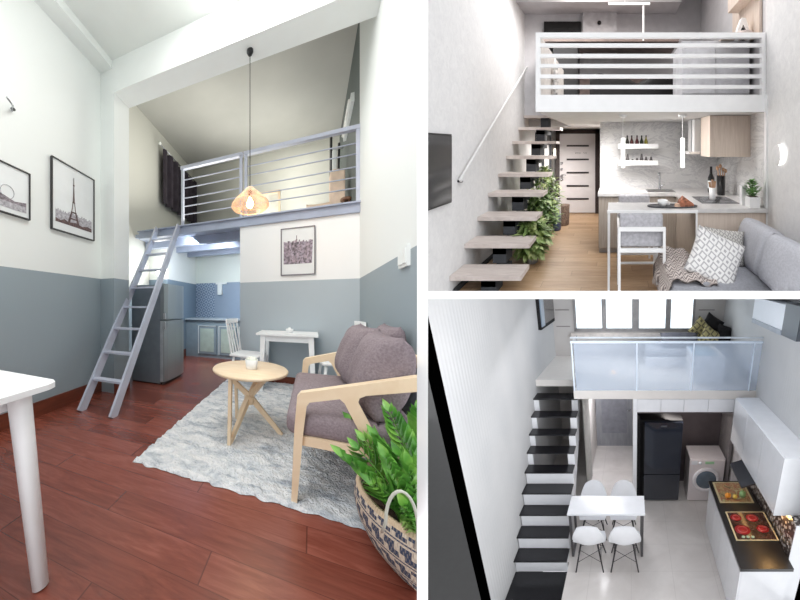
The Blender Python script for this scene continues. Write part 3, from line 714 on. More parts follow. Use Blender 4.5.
# front door
T = Thing(KIT, 'door_1', 'pale grey front door with five dark bars and dark frame', 'door', (-.87, 6.25, 0)); T.o['kind'] = 'structure'
del T.o['category']; del T.o['label']
T.part('door_frame', MB().box((-1.42, 6.2, 0), (-1.325, 6.3, 2.085)).box((-.44, 6.2, 0), (-.335, 6.3, 2.085)).box((-1.42, 6.2, 1.98), (-.335, 6.3, 2.085)), M('dark_brown_frame', (56, 46, 46), .5))
lf = T.part('door_leaf', MB().box((-1.325, 6.21, .02), (-.44, 6.25, 1.98)), M('door_grey', (216, 212, 213), .5, amt=.01))
for py in (145.8, 159.4, 172.6, 185.8, 198.8):
    zz = 1.7 - (py - 145) * 6.21 / 250; T.part('bar', MB().box((-1.15, 6.2, zz - .02), (-.60, 6.212, zz + .02)), M('door_bar', (48, 42, 44), .4), lf)
for zz in (1.25, 1.1, .93, .84): T.part('lock', MB().lathe([(.03, 0), (.03, .02), (0, .025)], (0, 0, 0), 16).move(Matrix.Rotation(PI / 2, 3, 'X'), (-1.27, 6.21, zz)), mt, lf)
T.part('handle', MB().tube([(-1.27, 6.19, .96), (-1.27, 6.15, .96), (-1.16, 6.15, .96)], .012), mt, lf)
for k in range(6):
    if k != 3: T.part('peephole', MB().lathe([(.014, 0), (.014, .008), (0, .01)], (0, 0, 0), 12).move(Matrix.Rotation(PI / 2, 3, 'X'), (-.9 + k * .05 - .02, 6.21, 1.5)), mt, lf)

# mirrored cupboard beside the door, behind the stairs
T = Thing(KIT, 'hall_cabinet', 'narrow hall cabinet with pale glass doors behind the stairs', 'cabinet', (-1.6, 5.9, 0))
T.part('body', MB().box((-1.80, 5.95, 0), (-1.50, 6.28, 1.95)), M('hall_grey', (150, 146, 142), .5))
T.part('frame', MB().box((-1.86, 5.90, .8), (-1.83, 5.95, 2.0)).box((-1.68, 5.90, .8), (-1.63, 5.95, 2.0)).box((-1.50, 5.90, .4), (-1.46, 5.95, 2.08)), m_iron)
T.part('door', MB().box((-1.80, 5.92, .9), (-1.69, 5.95, 1.9)), m_bw); T.part('door', MB().box((-1.62, 5.92, .9), (-1.51, 5.95, 1.7)), m_bw)
T = Thing(KIT, 'wall_light', 'small lit glass wall light beside the front door', 'lamp', (-1.36, 6.0, 1.5))
T.part('glass', MB().soft((-1.41, 5.9, 1.42), (-1.36, 5.98, 1.62), .02), M('warm_glass', (250, 238, 220), .4, emit=1.2)); T.part('bracket', MB().box((-1.45, 5.95, 1.48), (-1.4, 6.0, 1.54)), m_iron)

# planters with bushy plants by the stairs
m_gl = NT('bush_leaf'); n = m_gl.noise(m_gl.map(), 7, 3)
m_gl = m_gl.base(m_gl.ramp(n, [(.32, (92, 120, 66)), (.5, (150, 176, 106)), (.7, (222, 228, 172))]), .5, 0, .3)
m_gd = NT('bush_leaf_dark'); n = m_gd.noise(m_gd.map(), 7, 3)
m_gd = m_gd.base(m_gd.ramp(n, [(.32, (72, 100, 58)), (.5, (118, 148, 88)), (.7, (176, 192, 130))]), .5, 0, .3)
def bush(name, label, base, r, z0, z1, n, mat, L=.13, cat='plant'):
    x, y, _ = base
    T = Thing(KIT, name, label, cat, base, group='plants along the stairs')
    T.part('planter', MB().lathe([(.07, 0), (.085, .01), (.11, z0 * .9), (.1, z0 * .9), (.09, z0 * .7), (0, z0 * .7)], (x, y, 0), 24), M('planter_grey', (120, 118, 116), .7))
    for k in range(5):
        g = k * 1.3; T.part('stem', MB().tube([(x, y, z0 * .65), (x + r * .3 * math.cos(g), y + r * .3 * math.sin(g), (z0 + z1) / 2), (x + r * .6 * math.cos(g), y + r * .6 * math.sin(g), z1 * .93)], .007, 6), m_stem)
    b = MB()
    for k in range(n):
        g = random.uniform(0, 2 * PI); h = random.random(); rr = r * math.sin(PI * (.15 + .8 * h)) * random.uniform(.35, 1)
        p = Vector((x + rr * math.cos(g), y + rr * math.sin(g), z0 + (z1 - z0) * h))
        d = Vector((math.cos(g + random.uniform(-.8, .8)), math.sin(g + random.uniform(-.8, .8)), random.uniform(-.5, .7)))
        leaf(b, p, d, Vector((0, 0, 1)), L * random.uniform(.7, 1.3), L * .24)
    T.part('foliage', b, mat)
bush('leafy_plant', 'lowest leafy plant, under the second stair tread from the bottom', (-1.17, 3.62, 0), .24, .14, .64, 650, m_gl)
bush('leafy_plant', 'leafy plant in the middle of the row along the stairs', (-1.2, 4.1, 0), .29, .2, .88, 650, m_gd, .12)
bush('leafy_plant', 'tall leafy plant at the far end of the stairs row', (-1.30, 4.65, 0), .32, .3, 1.28, 800, m_gl, .11)
T = Thing(KIT, 'floor_vase', 'white and dark blue floor vase beside the plants', 'vase', (-1.12, 5.0, 0))
t = NT('vase_glaze'); z = t.xyz()[2]; n = t.noise(t.map(), 9, 3); f = t.math('ADD', z, t.math('MULTIPLY', n, .25))
m_vase = t.base(t.ramp(f, [(.30, (52, 66, 98)), (.42, (120, 130, 150)), (.5, (222, 222, 224))]), .3)
T.part('body', MB().lathe([(.07, 0), (.085, .05), (.08, .35), (.07, .55), (.045, .6), (.05, .64), (.04, .64), (.03, .6)], (-1.12, 5.0, 0), 24), m_vase)
T.part('rim', MB().lathe([(.052, .632), (.054, .645), (.04, .645)], (-1.12, 5.0, 0), 20), m_bw)
T = Thing(KIT, 'wicker_bin', 'low brown woven bin behind the floor vase', 'bin', (-1.05, 5.35, 0))
T.part('body', MB().lathe([(.11, 0), (.12, .02), (.13, .4), (.12, .42), (.1, .4), (0, .38)], (-1.06, 5.35, 0), 24), M('woven_brown', (126, 108, 96), .85, amt=.25, scale=40, bump=.4)); T.part('rim', MB().lathe([(.125, .4), (.138, .41), (.125, .42)], (-1.06, 5.35, 0), 24, False), M('woven_brown', 0))

# kitchen base units and back worktop
T = Thing(KIT, 'base_cabinet', 'grey-oak base cabinets along the back marble wall', 'cabinet', (.5, 4.1, 0))
T.part('body', MB().box((-.227, 3.93, .08), (1.2, 4.39, .90)), m_gwood)
for k in range(3): T.part('door', MB().box((-.22 + k * .475, 3.905, .09), (-.22 + k * .475 + .468, 3.93, .885)), m_gwood, bev=.002)
T.part('plinth', MB().box((-.22, 3.96, 0), (1.2, 4.38, .08)), M('plinth_grey', (170, 166, 164), .5))
m_wt = M('light_stone_top', (214, 212, 211), .28, amt=.03, scale=14)
single(KIT, 'worktop', MB().box((-.235, 3.89, .90), (.97, 4.395, .95)), m_wt, 'light stone worktop along the marble back wall', 'worktop', (.4, 4.1, .9))
T = Thing(KIT, 'faucet', 'chrome kitchen faucet behind the sink', 'faucet', (.79, 4.27, .95))
T.part('spout', MB().tube([(.80, 4.28, .95), (.80, 4.28, 1.20), (.795, 4.26, 1.23), (.77, 4.2, 1.23), (.76, 4.17, 1.19)], .013), mt); T.part('lever', MB().tube([(.80, 4.26, 1.0), (.88, 4.24, 1.03)], .008), mt); T.part('base', MB().lathe([(.028, .95), (.028, .97), (.018, .98)], (.80, 4.28, 0), 16), mt)
T = Thing(KIT, 'sink', 'dark steel sink sunk in the back worktop', 'sink', (.78, 4.1, .95))
T.part('rim', MB().box((.55, 3.97, .95), (1.0, 4.22, .955)), mt, bev=.001); T.part('basin', MB().box((.57, 3.99, .955), (.98, 4.20, .9565)), M('basin_dark', (110, 108, 108), .3, .5))

def cyls(name, label, cat, group, pts, prof, mat, cap_mat=None, cap=None):
    first = None
    for i, (p, lb) in enumerate(pts):
        if first is None:
            T = Thing(KIT, name, lb, cat, p, group=group, absolute=False); T.part('body', MB().lathe(prof, (0, 0, 0), 14), mat)
            if cap: T.part('cap', MB().lathe(cap, (0, 0, 0), 12), cap_mat or mat)
            first = T.o
        else: dup(first, KIT, p, lb, group)
def xat(px, D): return (px - 613) / 250 * D
for (z0, z1, nm) in ((1.64, 1.72, 'upper'), (1.36, 1.44, 'lower')):
    T = Thing(KIT, 'wall_shelf', nm + ' white ledge shelf on the marble wall', 'shelf', (.42, 4.35, z0), group='ledge shelves')
    T.part('board', MB().box((.087, 4.2, z0), (.757, 4.398, z0 + .02)), m_bw); T.part('front_lip', MB().box((.087, 4.19, z0), (.757, 4.21, z1)), m_bw); T.part('end', MB().box((.087, 4.21, z0 + .02), (.097, 4.398, z1)), m_bw); T.part('end', MB().box((.747, 4.21, z0 + .02), (.757, 4.398, z1)), m_bw)
bp = [(.03, 0), (.034, .02), (.034, .10), (.014, .15), (.012, .19), (0, .19)]
names = ['first', 'second', 'third', 'fourth', 'fifth', 'sixth']
cols = [(56, 56, 50), (86, 50, 50), (92, 52, 56), (52, 58, 48), (140, 132, 54)]
wh = ['dark olive bottle, nearest the left lamp on the upper ledge', 'wine-red bottle second along the upper ledge', 'wine-red bottle in the middle of the upper ledge', 'dark green bottle fourth along the upper ledge', 'yellow-green bottle ending the row on the upper ledge']
for i, px in enumerate((627.3, 631.7, 637, 641.6, 646)):
    p = (xat(px, 4.3), 4.29, 1.66)
    T = Thing(KIT, 'bottle', wh[i], 'bottle', p, group='bottles on the upper ledge', absolute=False)
    T.part('glass_body', MB().lathe(bp, (0, 0, 0), 14), M('bottle_glass_%d' % i, cols[i], .2, spec=.6)); T.part('cap', MB().lathe([(.014, .185), (.014, .205), (0, .205)], (0, 0, 0), 12), m_blk)
m_gg = M('tinted_glass', (96, 92, 92), .15, spec=.7)
for i, (px, h) in enumerate(((627.5, .17), (632.5, .08), (637, .10), (641.5, .17), (646, .12), (651, .12))):
    p = (xat(px, 4.3), 4.29, 1.38); wh2 = ['tall grey decanter first on the lower ledge', 'short tumbler second on the lower ledge', 'grey tumbler third on the lower ledge', 'tall grey decanter halfway along the lower ledge', 'grey goblet fifth on the lower ledge', 'grey goblet ending the row on the lower ledge'][i]
    T = Thing(KIT, 'glassware', wh2, 'glass', p, group='glassware on the lower ledge', absolute=False)
    T.part('bowl', MB().lathe([(.034, 0), (.036, .05), (.02, h * .7), (.016, h), (0, h)], (0, 0, 0), 14), m_gg); T.part('foot', MB().lathe([(.037, -.002), (.037, .004), (0, .006)], (0, 0, 0), 14), m_gg)

# pendant tubes
T0 = Thing(KIT, 'pendant_lamp', 'left white tube pendant lamp over the bar', 'lamp', (.133, 3.33, 2.098), group='tube pendants over the bar', absolute=False)
T0.part('canopy', MB().lathe([(.055, 0), (.055, -.02), (.02, -.035), (0, -.035)], (0, 0, 0), 24), m_bw); T0.part('cord', MB().tube([(0, 0, -.03), (0, 0, -.31)], .005, 6), m_bw)
T0.part('tube_shade', MB().lathe([(.0, -.30), (.027, -.305), (.027, -.70), (.0, -.705)], (0, 0, 0), 24), M('lit_white_tube', (255, 253, 250), .4, emit=1.1))
dup(T0.o, KIT, (.927, 3.33, 2.098), 'right white tube pendant lamp over the bar', 'tube pendants over the bar')

# hood, upper cabinet
T = Thing(KIT, 'range_hood', 'white box range hood beside the pale upper cabinet', 'hood', (1.5, 3.95, 1.57))
T.part('chimney', MB().box((1.23, 3.78, 1.60), (1.6, 4.1, 2.095)), m_bw, bev=.004); T.part('metal_strip', MB().box((1.225, 3.9, 1.60), (1.232, 3.93, 2.09)), mt); T.part('canopy', MB().box((1.12, 3.68, 1.565), (1.83, 4.25, 1.60)), m_wt)
T = Thing(KIT, 'wall_cabinet', 'pale oak wall cabinet under the loft', 'cabinet', (1.56, 3.5, 1.54))
T.part('body', MB().box((1.29, 3.345, 1.54), (1.828, 3.67, 2.095)), m_lwood); T.part('door', MB().box((1.29, 3.325, 1.545), (1.828, 3.345, 2.09)), m_lwood, bev=.002)

# peninsula with bar
T = Thing(KIT, 'peninsula_cabinet', 'pale oak peninsula cabinet behind the sofa', 'cabinet', (1.4, 3.2, 0))
T.part('body', MB().box((.985, 2.98, 0), (1.828, 3.9, .90)), m_gwood); T.part('front_panel', MB().box((.985, 2.965, 0), (1.812, 2.98, .90)), m_lwood)
single(KIT, 'worktop', MB().box((.97, 2.945, .90), (1.828, 4.395, .95)), m_wt, 'light stone worktop of the peninsula with the hob', 'worktop', (1.4, 3.5, .9))
T = Thing(KIT, 'bar_table', 'thin white-framed bar table joined to the peninsula', 'table', (.45, 3.05, 0))
T.part('tabletop', MB().box((-.06, 2.86, .93), (.97, 3.25, .953)), m_wt); T.part('frame', MB().box((-.065, 2.845, .925), (.97, 2.862, .955)), m_bw)
for lx, ly in ((-.062, 2.86), (-.062, 3.23)): T.part('leg', MB().box((lx, ly, 0), (lx + .025, ly + .02, .93)), m_bw)
T.part('leg', MB().box((.955, 2.88, 0), (.975, 2.9, .93)), m_bw)

def stool(label, base, rz):
    T = Thing(KIT, 'bar_stool', label, 'stool', base, rz, 'bar stools', absolute=False)
    for sx in (-1, 1):
        T.part('leg', MB().box((sx * .235 - .014, -.24, 0), (sx * .235 + .014, -.212, .84)), m_bw); T.part('leg', MB().box((sx * .235 - .014, .2, 0), (sx * .235 + .014, .228, .62)), m_bw)
    T.part('back_bar', MB().box((-.221, -.24, .80), (.221, -.212, .84)), m_bw)
    T.part('seat_frame', MB().box((-.221, -.24, .58), (.221, -.212, .62)).box((-.221, .2, .58), (.221, .228, .62)).box((-.249, -.212, .58), (-.221, .2, .62)).box((.221, -.212, .58), (.249, .2, .62)), m_bw)
    T.part('foot_bar', MB().box((-.221, .2, .25), (.221, .226, .27)), m_bw)
    T.part('back_cushion', MB().soft((-.23, -.205, .62), (.23, -.135, .97), .025), M('grey_felt', (176, 175, 180), .9, amt=.08, scale=30)); T.part('seat_cushion', MB().soft((-.22, -.13, .6), (.22, .2, .67), .025), M('grey_felt', 0))
stool('grey bar stool with white frame in front of the bar', (.30, 2.84, 0), 0)
stool('grey bar stool tucked behind the bar table', (.31, 3.52, 0), PI)

# on the bar and peninsula
T = Thing(KIT, 'serving_tray', 'dark grey serving tray on the bar table', 'tray', (.6, 3.02, .953))
T.part('tray_base', MB().prism([(.42 + .30 * (1 + math.cos(a * PI / 12)) , 3.03 + .09 * math.sin(a * PI / 12)) for a in range(24)], 'z', .9535, .962), M('slate', (74, 74, 78), .5)); 
T.part('rim', MB().tube([(.72 + .30 * math.cos(a * PI / 12), 3.03 + .09 * math.sin(a * PI / 12), .965) for a in range(25)], .006, 6, False), M('slate', 0))
T = Thing(KIT, 'bowl', 'white footed bowl on the dark tray', 'bowl', (.60, 3.02, .962))
T.part('bowl_body', MB().lathe([(.025, .962), (.03, .97), (.058, 1.0), (.062, 1.035), (.056, 1.035), (.05, 1.0), (0, .98)], (.60, 3.02, 0), 28), m_bw); T.part('handle', MB().tube([(.655, 3.02, 1.02), (.69, 3.02, 1.01), (.685, 3.02, .985), (.65, 3.02, .985)], .005), m_bw)
T = Thing(KIT, 'loaf_cake', 'brown sliced cake on the dark tray', 'cake', (.86, 3.02, .962))
T.part('cake_body', MB().prism([(.78, .963), (.97, .963), (.96, 1.0), (.90, 1.045), (.85, 1.08), (.80, 1.03)], 'y', 2.98, 3.07), M('cake_brown', (150, 96, 74), .8, amt=.35, scale=30), bev=.008); T.part('slice', MB().prism([(.74, .963), (.80, .963), (.79, 1.0), (.75, 1.0)], 'y', 2.96, 3.02), M('cake_pale', (206, 172, 148), .8, amt=.15, scale=30), bev=.005)
T = Thing(KIT, 'cooktop', 'black glass cooktop in the peninsula worktop', 'cooktop', (1.34, 3.4, .95))
T.part('glass', MB().box((1.14, 3.2, .95), (1.62, 3.62, .956)), M('hob_glass', (84, 84, 88), .2, spec=.7))
for q in ((1.27, 3.3), (1.5, 3.3), (1.27, 3.5), (1.5, 3.5)): T.part('burner_ring', MB().tube([(q[0] + .075 * math.cos(a * PI / 10), q[1] + .075 * math.sin(a * PI / 10), .957) for a in range(21)], .0025, 5, False), M('burner_line', (130, 130, 134), .4))
T = Thing(KIT, 'utensil_jar', 'tall black jar holding wooden spoons by the cooktop', 'jar', (1.62, 3.75, .95))
T.part('jar_body', MB().lathe([(.05, .95), (.055, .96), (.062, 1.24), (.056, 1.24), (.05, 1.0), (0, .98)], (1.62, 3.75, 0), 24), m_blk)
for k, (dx, dz) in enumerate(((-.05, .40), (-.01, .43), (.03, .38), (.06, .36))):
    st = T.part('spoon', MB().tube([(1.62 + dx * .3, 3.75, 1.0), (1.62 + dx, 3.75, .95 + dz)], .007, 6).lathe([(.0, -.03), (.02, -.02), (.024, 0), (.018, .025), (0, .035)], (1.62 + dx * 1.1, 3.75, .95 + dz), 12), M('spoon_wood', (188, 150, 120), .6))
T = Thing(KIT, 'bottle', 'dark wine bottle beside the utensil jars', 'bottle', (1.55, 3.95, .95))
T.part('glass_body', MB().lathe([(.045, .95), (.05, .97), (.05, 1.18), (.02, 1.25), (.018, 1.36), (0, 1.36)], (1.55, 3.95, 0), 20), m_blk); T.part('wine_label', MB().lathe([(.0505, 1.02), (.0515, 1.03), (.0515, 1.13), (.0505, 1.14)], (1.55, 3.95, 0), 20, False), m_paper)
T = Thing(KIT, 'utensil_jar', 'white jar with wooden tools in front of the wine bottle', 'jar', (1.36, 3.42, .956))
T.part('jar_body', MB().lathe([(.035, .957), (.04, .96), (.043, 1.12), (.038, 1.12), (.034, 1.0), (0, .98)], (1.36, 3.42, 0), 20), m_bw)
for dx, dz in ((-.04, .24), (0, .27), (.035, .25)): T.part('wooden_tool', MB().bar((1.36 + dx * .3, 3.42, .99), (1.36 + dx, 3.42, .956 + dz), .018, .01, (0, 1, 0), .03, .01), M('spoon_wood', 0))
T = Thing(KIT, 'salt_box', 'small white upright box beside the potted herb', 'box', (1.65, 3.12, .95))
T.part('box_body', MB().box((1.60, 3.10, .95), (1.66, 3.16, 1.18)), m_bw, bev=.006); T.part('lid', MB().box((1.598, 3.098, 1.18), (1.662, 3.162, 1.19)), m_bw, bev=.003)
T = Thing(KIT, 'potted_herb', 'green herb in a white cube pot on the worktop', 'plant', (1.67, 3.0, .95))
T.part('pot', MB().box((1.62, 2.96, .952), (1.74, 3.07, 1.08)), m_bw, bev=.006); T.part('soil', MB().box((1.63, 2.97, 1.08), (1.73, 3.06, 1.083)), M('potting_soil', 0))
b = MB()
for k in range(150):
    g = random.uniform(0, 2 * PI); h = random.random(); rr = .085 * math.sin(PI * (.2 + .75 * h)) * random.uniform(.3, 1)
    leaf(b, Vector((1.68 + rr * math.cos(g), 3.02 + rr * .8 * math.sin(g), 1.08 + .19 * h)), Vector((math.cos(g), math.sin(g), .9)), Vector((0, 0, 1)), .045, .012)
T.part('foliage', b, M('herb_green', (98, 140, 76), .5, amt=.3, scale=20))
T.part('stem', MB().tube([(1.68, 3.02, 1.08), (1.68, 3.02, 1.2)], .006), m_stem)
T = Thing(KIT, 'wall_light', 'round wall light with a glowing crescent on the right wall', 'lamp', (1.83, 2.72, 1.6))
T.part('disk', MB().lathe([(.11, 0), (.11, .01), (.10, .015), (0, .015)], (0, 0, 0), 40).move(Matrix.Rotation(-PI / 2, 3, 'Y'), (1.83, 2.76, 1.59)), m_plas)
T.part('crescent', MB().prism([(2.74 + .10 * math.cos(a), 1.59 + .115 * math.sin(a)) for a in [PI * (.5 + k / 20) for k in range(21)]][::-1] + [(2.74 + .045 * math.cos(a), 1.59 + .115 * math.sin(a)) for a in [PI * (.5 + k / 20) for k in range(1, 20)]], 'x', 1.805, 1.814), M('crescent_glow', (255, 255, 252), .4, emit=2.2))

# sofa
t = NT('grey_sofa_velvet'); n = t.noise(t.map(), 60, 2); n2 = t.noise(t.map(), 3, 3)
m_gs = t.base(t.mix(t.math('MULTIPLY', n2, .6), t.ramp(n, [(.3, (176, 177, 184)), (.7, (196, 197, 204))]), (162, 163, 170)), .75, 0, .25); t.bump(n, .15, .01)
T = Thing(KIT, 'sofa', 'grey upholstered sofa along the right wall', 'sofa', (1.4, 2.4, 0))
T.part('base', MB().soft((.56, 1.85, .08), (1.81, 2.82, .28), .03), m_gs); T.part('seat_cushion', MB().soft((.50, 1.85, .27), (1.45, 2.80, .44), .06, 5), m_gs)
T.part('foot', MB().box((.86, 2.7, 0), (.92, 2.76, .08)), m_iron)
def bc(y0, y1, z1):
    def fn(u, v):
        a = u * 2 * PI; e = 4; ca, sa = math.cos(a), math.sin(a)
        k = (abs(ca) ** e + abs(sa) ** e) ** (-1 / e); w = (1 - abs(2 * v - 1) ** 6) ** .25
        hx = .115; hz = (z1 - .40) / 2
        lx = k * ca * hx * (.6 + .4 * w); lz = k * sa * hz * (.9 + .1 * w)
        return Vector((1.44 + lx + .30 * (lz + hz) , y0 + (y1 - y0) * v, .42 + hz + lz - .03 * ca))
    b = MB().grid(fn, 28, 20, True, True); n = 28
    b.f += [tuple(range(n)), tuple(20 * n + n - 1 - i for i in range(n))]; b.sm += [True, True]; return b
T.part('back_cushion', bc(2.38, 2.86, .85), m_gs); T.part('back_cushion', bc(1.86, 2.37, .84), m_gs)
T.part('backrest', MB().soft((1.68, 1.85, .28), (1.815, 2.86, .74), .05), m_gs)
m_pp = knit('pillow_pattern', (232, 231, 230), (178, 176, 178), 'diamondz', 20); m_pp2 = knit('pillow_pattern_grey', (206, 204, 200), (150, 148, 146), 'diamondz', 30)
m_mat = Matrix.Rotation(R(-8), 3, 'Z') @ Matrix.Rotation(R(-28), 3, 'X') @ Matrix.Rotation(R(24), 3, 'Y')
def pil(T_name, label, c, w, h, th, m3, mat):
    Tt = Thing(KIT, T_name, label, 'pillow', c, group='patterned pillows on the sofa', absolute=False)
    # keep the cloth pattern in the pillow's own plane
    me = MB().pillow(w, h, th, (0, 0, 0), 16, 3, .04, m3)
    Tt.part('cover', me, mat); return Tt
pil('throw_pillow', 'white diamond-patterned pillow leaning at the front', (.985, 2.42, .605), .47, .47, .13, m_mat, m_pp)
pil('throw_pillow', 'grey patterned pillow behind the white one', (1.18, 2.66, .62), .42, .36, .13, Matrix.Rotation(R(-6), 3, 'Z') @ Matrix.Rotation(R(-18), 3, 'X') @ Matrix.Rotation(R(6), 3, 'Y'), m_pp2)
m_th = knit('throw_zigzag', (206, 196, 190), (128, 118, 116), 'zigzag', 30)
def thr(u, v):
    x = .38 + .62 * u + .05 * math.sin(v * 5); y = 2.83 - v * .62
    ridge = .445 + .10 * math.exp(-((u - .45) ** 2) * 10) * (1 - .5 * v) + .018 * math.sin(u * 22 + v * 6) + .012 * math.sin(v * 26)
    if x < .52: ridge = min(ridge, .47) - (.52 - x) * 1.9; x = max(x, .455 + .02 * math.sin(v * 17))
    return Vector((x, y, ridge))
b = MB().grid(thr, 44, 40); b2 = MB().grid(lambda u, v: thr(u, v) + Vector((0, 0, -.012)), 44, 40); b.add(b2.v, [tuple(reversed(f)) for f in b2.f], True)
T = Thing(KIT, 'throw_blanket', 'beige zigzag knitted throw draped on the sofa corner', 'blanket', (.85, 2.6, .44)); T.part('knit', b, m_th)
b = MB()
for k in range(30): y = 2.80 - k * .02; q = thr(0, k / 30); b.tube([q, q + Vector((-.01, 0, -.03)), q + Vector((-.004, 0, -.07))], .003, 4)
T.part('fringe', b, M('throw_fringe', (200, 188, 182), .9), kind='stuff')

# loft furniture seen through the slats
m_black = M('near_black', (18, 17, 18), .6, amt=.3); m_brown = M('brown_panel', (128, 112, 106), .6, amt=.08)
T = Thing(KIT, 'sideboard', 'light grey two-door sideboard at the right of the loft', 'sideboard', (1.4, 3.5, 2.3))
T.part('body', MB().box((.90, 3.27, 2.36), (1.775, 3.75, 3.06)), M('wardrobe_grey', (206, 206, 210), .5)); T.part('plinth', MB().box((.92, 3.28, 2.3), (1.775, 3.75, 2.36)), m_black)
for x0 in (.902, 1.342): T.part('door', MB().box((x0, 3.25, 2.37), (x0 + .432, 3.27, 3.05)), M('wardrobe_grey', 0))
T = Thing(KIT, 'bed', 'low bed with black bedding in the loft', 'bed', (.3, 4.4, 2.3))
T.part('frame', MB().box((-.35, 3.9, 2.3), (1.1, 5.0, 2.42)), m_black); T.part('mattress', MB().soft((-.33, 3.92, 2.42), (1.08, 4.98, 2.56), .04), m_black)
def duv(u, v): return Vector((-.36 + 1.48 * u, 3.88 + 1.1 * v, 2.74 + .06 * math.sin(u * 9 + v * 4) + .03 * math.sin(u * 21) + .10 * v))
b = MB().grid(duv, 40, 16); b.grid(lambda u, v: Vector((duv(u, 0).x, 3.88, 2.44 + v * (duv(u, 0).z - 2.44))), 40, 4); T.part('duvet', b, m_black)
T.part('headboard', MB().box((-.75, 5.02, 2.3), (1.0, 5.08, 3.1)), m_brown)
T = Thing(KIT, 'black_cabinet', 'black open cabinet at the left of the loft', 'cabinet', (-.95, 4.4, 2.3))
T.part('body', MB().box((-1.08, 4.5, 2.3), (-.64, 4.8, 3.48)), m_black); T.part('box_on_shelf', MB().box((-.86, 4.49, 2.4), (-.70, 4.5, 2.46)), M('box_grey', (96, 94, 94), .6))
T = Thing(KIT, 'wall_shelf', 'long brown shelf board high behind the slatted balustrade', 'shelf', (0, 4.7, 3.58)); T.part('board', MB().box((-1.3, 4.55, 3.585), (1.2, 5.19, 3.68)), m_brown); T.part('bracket', MB().box((-1.2, 4.7, 3.50), (-1.17, 5.19, 3.585)), m_iron)
T = Thing(KIT, 'sculpture', 'pale patterned ornament standing beside the black cabinet', 'ornament', (-.87, 3.6, 2.3))
T.part('body', MB().lathe([(.05, 2.3), (.06, 2.34), (.035, 2.5), (.05, 2.65), (.03, 2.85), (.01, 2.95)], (-.83, 3.6, 0), 16), M('pattern_ornament', (150, 146, 142), .6, amt=.6, scale=14)); T.part('foot', MB().box((-.89, 3.54, 2.3), (-.77, 3.66, 2.32)), m_black)
single(KIT, 'wall_screen', MB().box((-1.42, 5.14, 3.98), (-.66, 5.2, 4.24)), m_black, 'wide black screen high on the left of the loft wall', 'screen', (-1.0, 5.17, 3.98), bev=.004)
T = Thing(KIT, 'projector_panel', 'pale grey wall panel with a small dark knob', 'panel', (-.3, 5.15, 3.4))
T.part('panel', MB().box((-.62, 5.12, 3.3), (.08, 5.2, 4.44)), M('panel_grey', (190, 188, 190), .6)); T.part('knob', MB().lathe([(.04, 0), (.04, .02), (0, .03)], (0, 0, 0), 16).move(Matrix.Rotation(PI / 2, 3, 'X'), (-.28, 5.12, 4.2)), m_black)
T = Thing(KIT, 'ceiling_rail_lamp', 'thin white rail lamp hanging over the loft', 'lamp', (.4, 4.2, 4.05))
T.part('bar', MB().box((-.08, 4.18, 4.05), (.62, 4.22, 4.085)), m_bw); T.part('hanger', MB().box((.495, 4.19, 3.45), (.522, 4.215, 4.05)), m_bw); T.part('suspension_wire', MB().tube([(.2, 4.2, 4.08), (.2, 4.2, 5.15)], .004), m_bw)
T = Thing(KIT, 'open_shelf', 'pale wood open shelf unit on the right wall of the loft', 'shelf', (1.7, 3.5, 2.3))
T.part('wall_board', MB().box((1.79, 3.06, 3.07), (1.828, 3.75, 5.0)), m_lwood); T.part('overhead_box', MB().box((1.63, 3.1, 3.57), (1.79, 3.55, 4.6)), m_lwood, bev=.004); T.part('shelf_board', MB().box((1.40, 3.06, 3.062), (1.79, 3.75, 3.08)), m_lwood)
T = Thing(KIT, 'ornament', 'small pale arched ornament on the loft shelf', 'ornament', (1.6, 3.3, 3.05))
T.part('arch', MB().prism([(1.57, 3.05), (1.60, 3.2), (1.65, 3.33), (1.70, 3.33), (1.74, 3.2), (1.76, 3.05), (1.73, 3.05), (1.70, 3.18), (1.67, 3.24), (1.64, 3.18), (1.62, 3.05)], 'y', 3.2, 3.26), m_bw, bev=.006); T.part('figure', MB().lathe([(.03, 3.05), (.035, 3.1), (.02, 3.2), (0, 3.22)], (1.67, 3.23, 0), 14), m_iron); T.part('dish', MB().lathe([(.05, 3.05), (.11, 3.06), (.12, 3.12), (0, 3.11)], (1.66, 3.2, 0), 24), M('dish_pink', (206, 192, 186), .6))

area(KIT, (.0, 3.2, 5.05), (.0, 3.6, 0), 2.4, 92, (252, 253, 255))
area(KIT, (-.6, 5.2, 2.06), (-.8, 5.5, 0), 1.0, 44, (255, 250, 245))
area(KIT, (.5, 3.6, 2.06), (.5, 4.1, 0), 1.4, 46, (255, 252, 250), .6)
area(KIT, (.0, 4.0, 4.9), (.2, 4.4, 2.3), 1.4, 45, (255, 250, 246))
# ================================================================ WHITE STUDIO WITH GLASS LOFT, SEEN FROM ABOVE
t = NT('ribbed_grey_wall'); x, y, z = t.xyz()
rib = t.math('SINE', t.math('MULTIPLY', y, 85.0)); fade = t.math('LESS_THAN', y, 5.0)
m_rib = t.base(t.ramp(t.noise(t.map(), 1.2), [(.3, (196, 197, 198)), (.7, (206, 206, 206))]), .7, 0, .2); t.bump(t.math('MULTIPLY', rib, fade), .16, .006)
m_gw = M('warm_grey_wall', (200, 196, 193), .7, amt=.02, scale=2)
m_wg = M('gloss_white', (236, 238, 242), .22, amt=.01, spec=.5)
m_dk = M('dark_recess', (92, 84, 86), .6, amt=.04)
t = NT('polished_tiles'); x, y, z = t.xyz()
sx = t.math('LESS_THAN', t.math('FRACT', t.math('DIVIDE', x, .6)), .012); sy = t.math('LESS_THAN', t.math('FRACT', t.math('DIVIDE', y, .6)), .012)
n = t.noise(t.map(), 1.4, 5, .6, .8)
